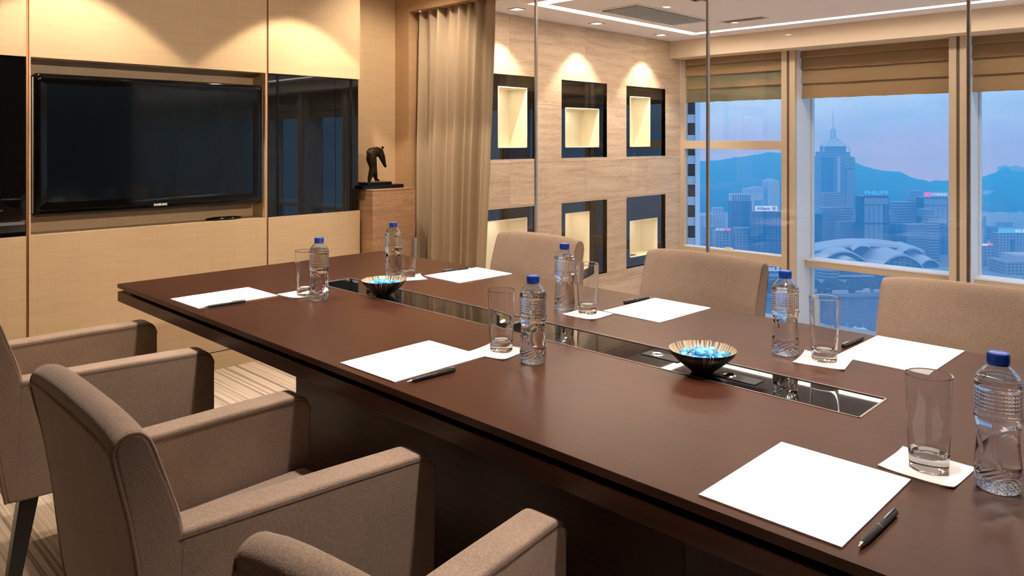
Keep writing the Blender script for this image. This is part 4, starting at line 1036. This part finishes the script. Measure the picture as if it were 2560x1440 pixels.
b = Ext('office_tower', 'banded upper block in front of the tallest skyscraper', 'building', 2058, 2113, 482, 1000, None, F_FINE); b.px('banded_front', F_BAND, 2082, 2112, 487, 520, -1, 0)
b = Ext('office_tower', 'broad finely banded slab left of the framed tower', 'building', 2056, 2128, 519, 930, None, F_FINE); b.px('pale_wing', F_BAND, 2098, 2128, 519, 700, -2, 4)
b = Ext('office_block', 'lower finely banded wing left of the framed tower', 'building', 2100, 2156, 554, 900, None, F_FINE); b.px('flue', F_PLAIN, 2149, 2151, 544, 556, 4, 6)
b = Ext('office_tower', 'dark framed tower with glowing blue rooftop letters', 'building', 2152, 2222, 490, 880, None, F_DARK)
b.px('top_panel', F_PANEL, 2160, 2220, 495, 511, -1, 0)
for (v0, v1) in ((513, 557), (561, 616)):
    for q in range(5): b.px('glass_panel', F_PANEL if q < 4 else F_GLASS, 2160.5+q*12, 2171+q*12, v0, v1, -1, 0)
b.text('PHILIPS', F_NEON, 2160, 2218, 482, 9.5, -2); b.px('sign_rail', F_DARK, 2160, 2218, 488, 489, -1, 1)
for q in range(8): b.px('sign_post', F_DARK, 2161+q*8, 2161.8+q*8, 486, 491, 0, 1)
b = Ext('slim_tower', 'slim pale tower between the framed and the banded tower', 'building', 2223, 2236, 536, 900, None, F_GRID); b.px('lift_room', F_WHITE, 2222, 2227, 528, 538, 2, 8)
b = Ext('office_tower', 'wide pale banded tower in the middle of the skyline', 'building', 2236, 2297, 505, 960, None, F_BAND); b.px('roof_plant', F_GRID, 2278, 2300, 495, 507, 6)
b = Ext('office_tower', 'banded tower beside the wide pale one', 'building', 2297, 2320, 506, 970, None, F_FINE)
b = Ext('office_block', 'dark banded front block in the middle of the skyline', 'building', 2238, 2262, 561, 884, None, F_GLASS)
b = Ext('office_block', 'pale banded front block in the middle of the skyline', 'building', 2267, 2321, 561, 875, None, F_FINE)
b = Ext('office_block', 'stepped striped block right of the front blocks', 'building', 2320, 2349, 542, 890, None, F_BAND); b.px('upper_step', F_FINE, 2317, 2344, 525, 545, 8, 22)
b = Ext('round_tower', 'round banded tower behind the red rooftop sign', 'building', 2281, 2310, 477, 1120, None, None)
MB().lathe([(0, b.h), (b.w/2, b.h), (b.w/2, 0)], 24, (0, b.w/2, 0)).build('drum', F_BAND, b.root, 40)
b = Ext('office_tower', 'framed pale tower with red square and lettered rooftop sign', 'building', 2306, 2370, 494, 940, None, F_DARK)
b.px('top_panel', F_PANEL, 2309, 2367, 497, 512, -1, 0)
for q in range(5): b.px('glass_panel', F_PANEL, 2309+q*11.8, 2319.5+q*11.8, 514, 558, -1, 0)
for q in range(5): b.px('glass_panel', F_GLASS, 2309+q*11.8, 2319.5+q*11.8, 562, 640, -1, 0)
b.px('sign_square', F_RED, 2310, 2325, 481, 491, -2, 0); b.text('SCHENKER', F_SIGNW, 2327, 2366, 486.5, 6, -2); b.px('sign_rail', F_DARK, 2326, 2367, 490.5, 491.5, -1, 1)
for q in range(8): b.px('sign_post', F_DARK, 2311+q*7.8, 2311.8+q*7.8, 490, 495, 0, 1)

# convention centre with wing-like roofs
cc = Ext('convention_centre', 'waterfront hall with overlapping wing shaped roofs', 'building', 2080, 2360, 640, 770, 60, None, group='waterfront buildings')
cc.px('podium', F_BAND, 2060, 2365, 690, 735, 6, 60); cc.px('terrace', F_PLAIN, 2100, 2190, 690, 693, 2, 8); cc.px('terrace', F_PLAIN, 2100, 2190, 701, 704, 2, 8); cc.px('terrace', F_PLAIN, 2100, 2190, 712, 716, 2, 8)
MB().lathe([(0, cc.Z(678)), (16*cc.k*1.9, cc.Z(678)), (16*cc.k*1.6, cc.Z(718)), (0, cc.Z(718))], 24, (cc.X(2082), 14, 0)).build('drum', F_BAND, cc.root, 40)
def wing(uc, half, vt, vb, y0, y1, thick=5, name='wing_roof'):
    n = 18; vs = []
    for i in range(n+1):
        t = -1+2*i/n; x = cc.X(uc+half*t); z = cc.Z(vb+(vt-vb)*(1-abs(t)**2.0))
        th = thick*cc.k*(.35+.65*(1-t*t))
        for (yy, zz) in ((y0, z), (y0, z-th), (y1, z+6*cc.k-th), (y1, z+6*cc.k)): vs.append((x, yy, zz))
    fs = [(i*4+q, i*4+(q+1) % 4, (i+1)*4+(q+1) % 4, (i+1)*4+q) for i in range(n) for q in range(4)]+[(0, 1, 2, 3), (n*4+3, n*4+2, n*4+1, n*4)]
    MB().add(vs, fs).build(name, F_ROOF, cc.root, 40)
def bay(uc, half, vt, vb, y):
    n = 18; pts = [(cc.X(uc+half*(-1+2*i/n)), cc.Z(vb+(vt-vb)*(1-abs(-1+2*i/n)**2))) for i in range(n+1)]
    MB().prism_y([(pts[0][0], cc.Z(735)), (pts[-1][0], cc.Z(735))]+pts[::-1], y, y+12).build('glass_hall', F_GLASS, cc.root)
wing(2250, 62, 634, 676, -4, 40); bay(2250, 59, 638, 678, 0)
for q in range(7): cc.px('hall_mullion', F_PANEL, 2205+q*14, 2206.5+q*14, 643+abs(q-3)*abs(q-3)*2.2, 690, -1, 0)
wing(2125, 62, 631, 664, 14, 50); bay(2125, 58, 635, 668, 18)
wing(2128, 30, 647, 668, 2, 30, 4); wing(2330, 28, 648, 668, 2, 30, 4); bay(2330, 25, 651, 670, 6)
wing(2310, 42, 626, 656, 22, 50, 4); wing(2210, 150, 620, 640, 34, 58, 8, 'rear_roof')
wing(2188, 26, 622, 636, 26, 34, 2, 'roof_arch')
cc.px('stair_ramp', F_PLAIN, 2322, 2350, 671, 676, -3, 6)
# ferry
fd = 560; f0 = at(2138, 774, fd); f0.z = WZ-2.5
fe = empty('ferry', f0, ANG); tag(fe, 'small white double ended ferry on the harbour', 'ferry'); k_ = fd/FPX
hullp = [(-33*k_, 3*k_*0+1.6), (-28*k_, 0), (28*k_, 0), (33*k_, 1.6), (33*k_, 2.6), (-33*k_, 2.6)]
MB().prism_y(hullp, -2.2, 2.2).build('hull', mat('ferry_hull', (.05, .10, .16), .5), fe); fwht = mat('ferry_white', (.85, .85, .85), .5)
MB().box(-30*k_, 30*k_, -2, 2, 2.6, 3.9).build('lower_deck', mat('ferry_windows', (.2, .25, .3), .4), fe); MB().box(-31*k_, 31*k_, -2.2, 2.2, 3.9, 4.4).build('deck_roof', fwht, fe); MB().box(-26*k_, 26*k_, -1.8, 1.8, 4.4, 5.4).build('upper_deck', fwht, fe)
MB().box(-3*k_, 3*k_, -1, 1, 5.4, 6.6).build('funnel', fwht, fe)
for s in (-1, 1): MB().tube([(s*20*k_, 0, 5.4), (s*20*k_, 0, 9.5)], .12, 6).build('mast', fwht, fe)

# --- right bay skyline
b = Ext('apartment_block', 'grey apartment tower beside the last window frame', 'building', 2440, 2466, 541, 1080, None, F_GRID); b.px('roof_room', F_PLAIN, 2448, 2459, 532, 543, 4)
b = Ext('white_tower', 'low white block beside the last window frame', 'building', 2440, 2462, 575, 960, None, F_WHITE); b.px('stepped_wing', F_BAND, 2461, 2470, 587, 735, 2)
b = Ext('office_block', 'dark block under a small lit red and white roof sign', 'building', 2440, 2482, 613, 860, None, F_GRID)
for q in range(7): b.px('sign_bar', F_SIGNW, 2446+q*3.3, 2448.2+q*3.3, 609.5, 614, -1, 0)
b.px('sign_lamp', F_RED, 2469, 2481, 609, 613.5, -1, 0); b.px('sign_lamp', F_RED, 2470.5, 2474, 606, 609, -1, 0)
b = Ext('apartment_block', 'hazy apartment tower left of the large gridded block', 'building', 2478, 2496, 567, 1080, None, F_FINE)
for (a, c, v) in ((2504, 2532, 555), (2520, 2541, 563), (2541, 2555, 559)):
    Ext('apartment_block', {2504: 'hazy apartment block behind the cyan roof sign, broadest', 2520: 'hazy apartment block behind the cyan roof sign, lowest', 2541: 'hazy apartment block behind the cyan roof sign, slimmest'}[a], 'building', a, c, v, 1250+a-2504, None, F_GRID)
b = Ext('office_block', 'large gridded block under a long cyan roof sign', 'building', 2493, 2640, 583, 920, None, F_GRID)
b.px('sign_board', F_CYAN, 2497, 2640, 572.5, 581.5, -1, 1); b.text('LE', F_SIGNW, 2545, 2564, 577, 7, -1.5); b.px('sign_emblem', F_SIGNW, 2537, 2542.5, 574.5, 580, -1.5, -1); b.px('dark_band', F_GLASS, 2526, 2536, 598, 655, -1, 0)
b = Ext('shore_hall', 'low pale hall in front of the large gridded block', 'building', 2515, 2620, 655, 800, 30, F_GRID, group='waterfront buildings'); b.px('upper_hall', F_PLAIN, 2548, 2620, 640, 656, 4)
b = Ext('hilltop_flats', 'pale flats on the hill crest, left cluster', 'building', 2500, 2529, 416, 2500, 12, F_WHITE, group='flats on the hill crest'); b.px('roof_room', F_WHITE, 2511, 2521, 413, 417, 5)
b = Ext('hilltop_flats', 'pale flats on the hill crest, right cluster', 'building', 2531, 2575, 418, 2420, 12, F_WHITE, group='flats on the hill crest'); b.px('roof_room', F_WHITE, 2537, 2552, 414, 419, 5)
for (u, v, wd) in ((2476, 478, 15), (2463, 484, 12)):
    Ext('hillside_villa', {2476: 'pale villa on the wooded slope, upper one', 2463: 'pale villa on the wooded slope, lower one'}[u], 'building', u, u+wd, v, 1950, 30, F_WHITE, group='villas on the slope')
# crane barge and shore trees
cr = empty('crane_barge', Vector((at(2530, 690, 640).x, at(2530, 690, 640).y, WZ-2.5)), ANG); tag(cr, 'small work barge with a lattice crane near the shore', 'barge'); k_ = 640/FPX
MB().box(-30*k_, 30*k_, -4, 4, 0, 2).build('deck', F_QUAY, cr); MB().box(-16*k_, -8*k_, -2, 2, 2, 5).build('cabin', F_WHITE, cr); MB().tube([(4*k_, 0, 2), (0, 0, 11)], .35, 5).build('jib', F_PLAIN, cr); MB().tube([(-2*k_, 0, 2), (0, 0, 11)], .3, 5).build('jib_stay', F_PLAIN, cr)
random.seed(5); m_ = MB()
for q in range(620):
    u = random.uniform(1700, 2750); d_ = random.uniform(704, 742); p_ = at(u, HOR, d_); r_ = random.uniform(2.2, 4.6)
    m_.lathe([(0, 0), (r_, r_*.5), (r_*.9, r_*1.2), (r_*.4, r_*1.8), (0, r_*2)], 6, (p_.x, p_.y, WZ))
tag(m_.build('shore_vegetation', F_TREE, None), 'line of dark trees along the far waterfront', 'trees', kind='stuff')
m_ = MB()
for q in range(120):
    u = random.uniform(1700, 2700); d_ = random.uniform(702, 712); p_ = at(u, HOR, d_); M = Matrix.Translation((p_.x, p_.y, WZ+random.uniform(1, 3))) @ Matrix.Rotation(ANG, 4, 'Z')
    m_.boxm(M, random.uniform(1, 5), 1, random.uniform(.8, 2.2))
tag(m_.build('shore_clutter', F_PLAIN, None), 'scattered small sheds and walls along the far quay', 'sheds', kind='stuff')
# city infill behind, too hazy to tell apart
# --- haze over the far shore
hz = MB(); a, b_, c, d = at(-200, HOR, 150), at(3800, HOR, 150), at(5200, HOR, 2900), at(-1600, HOR, 2900)
hz.prism_z([(p_.x, p_.y) for p_ in (a, b_, c, d)], WZ-2, 30)
hm = bpy.data.materials.new('blue_haze'); hm.use_nodes = True; t = hm.node_tree; t.nodes.clear()
o_ = t.nodes.new('ShaderNodeOutputMaterial'); vsn = t.nodes.new('ShaderNodeVolumeScatter'); HZ = 1/850
vsn.inputs['Color'].default_value = (.035, .52, 1.0, 1); vsn.inputs['Density'].default_value = HZ; vsn.inputs['Anisotropy'].default_value = .5
t.links.new(vsn.outputs[0], o_.inputs['Volume'])
ho = tag(hz.build('haze', hm, None), 'blue evening haze over the far shore', 'haze', kind='stuff')
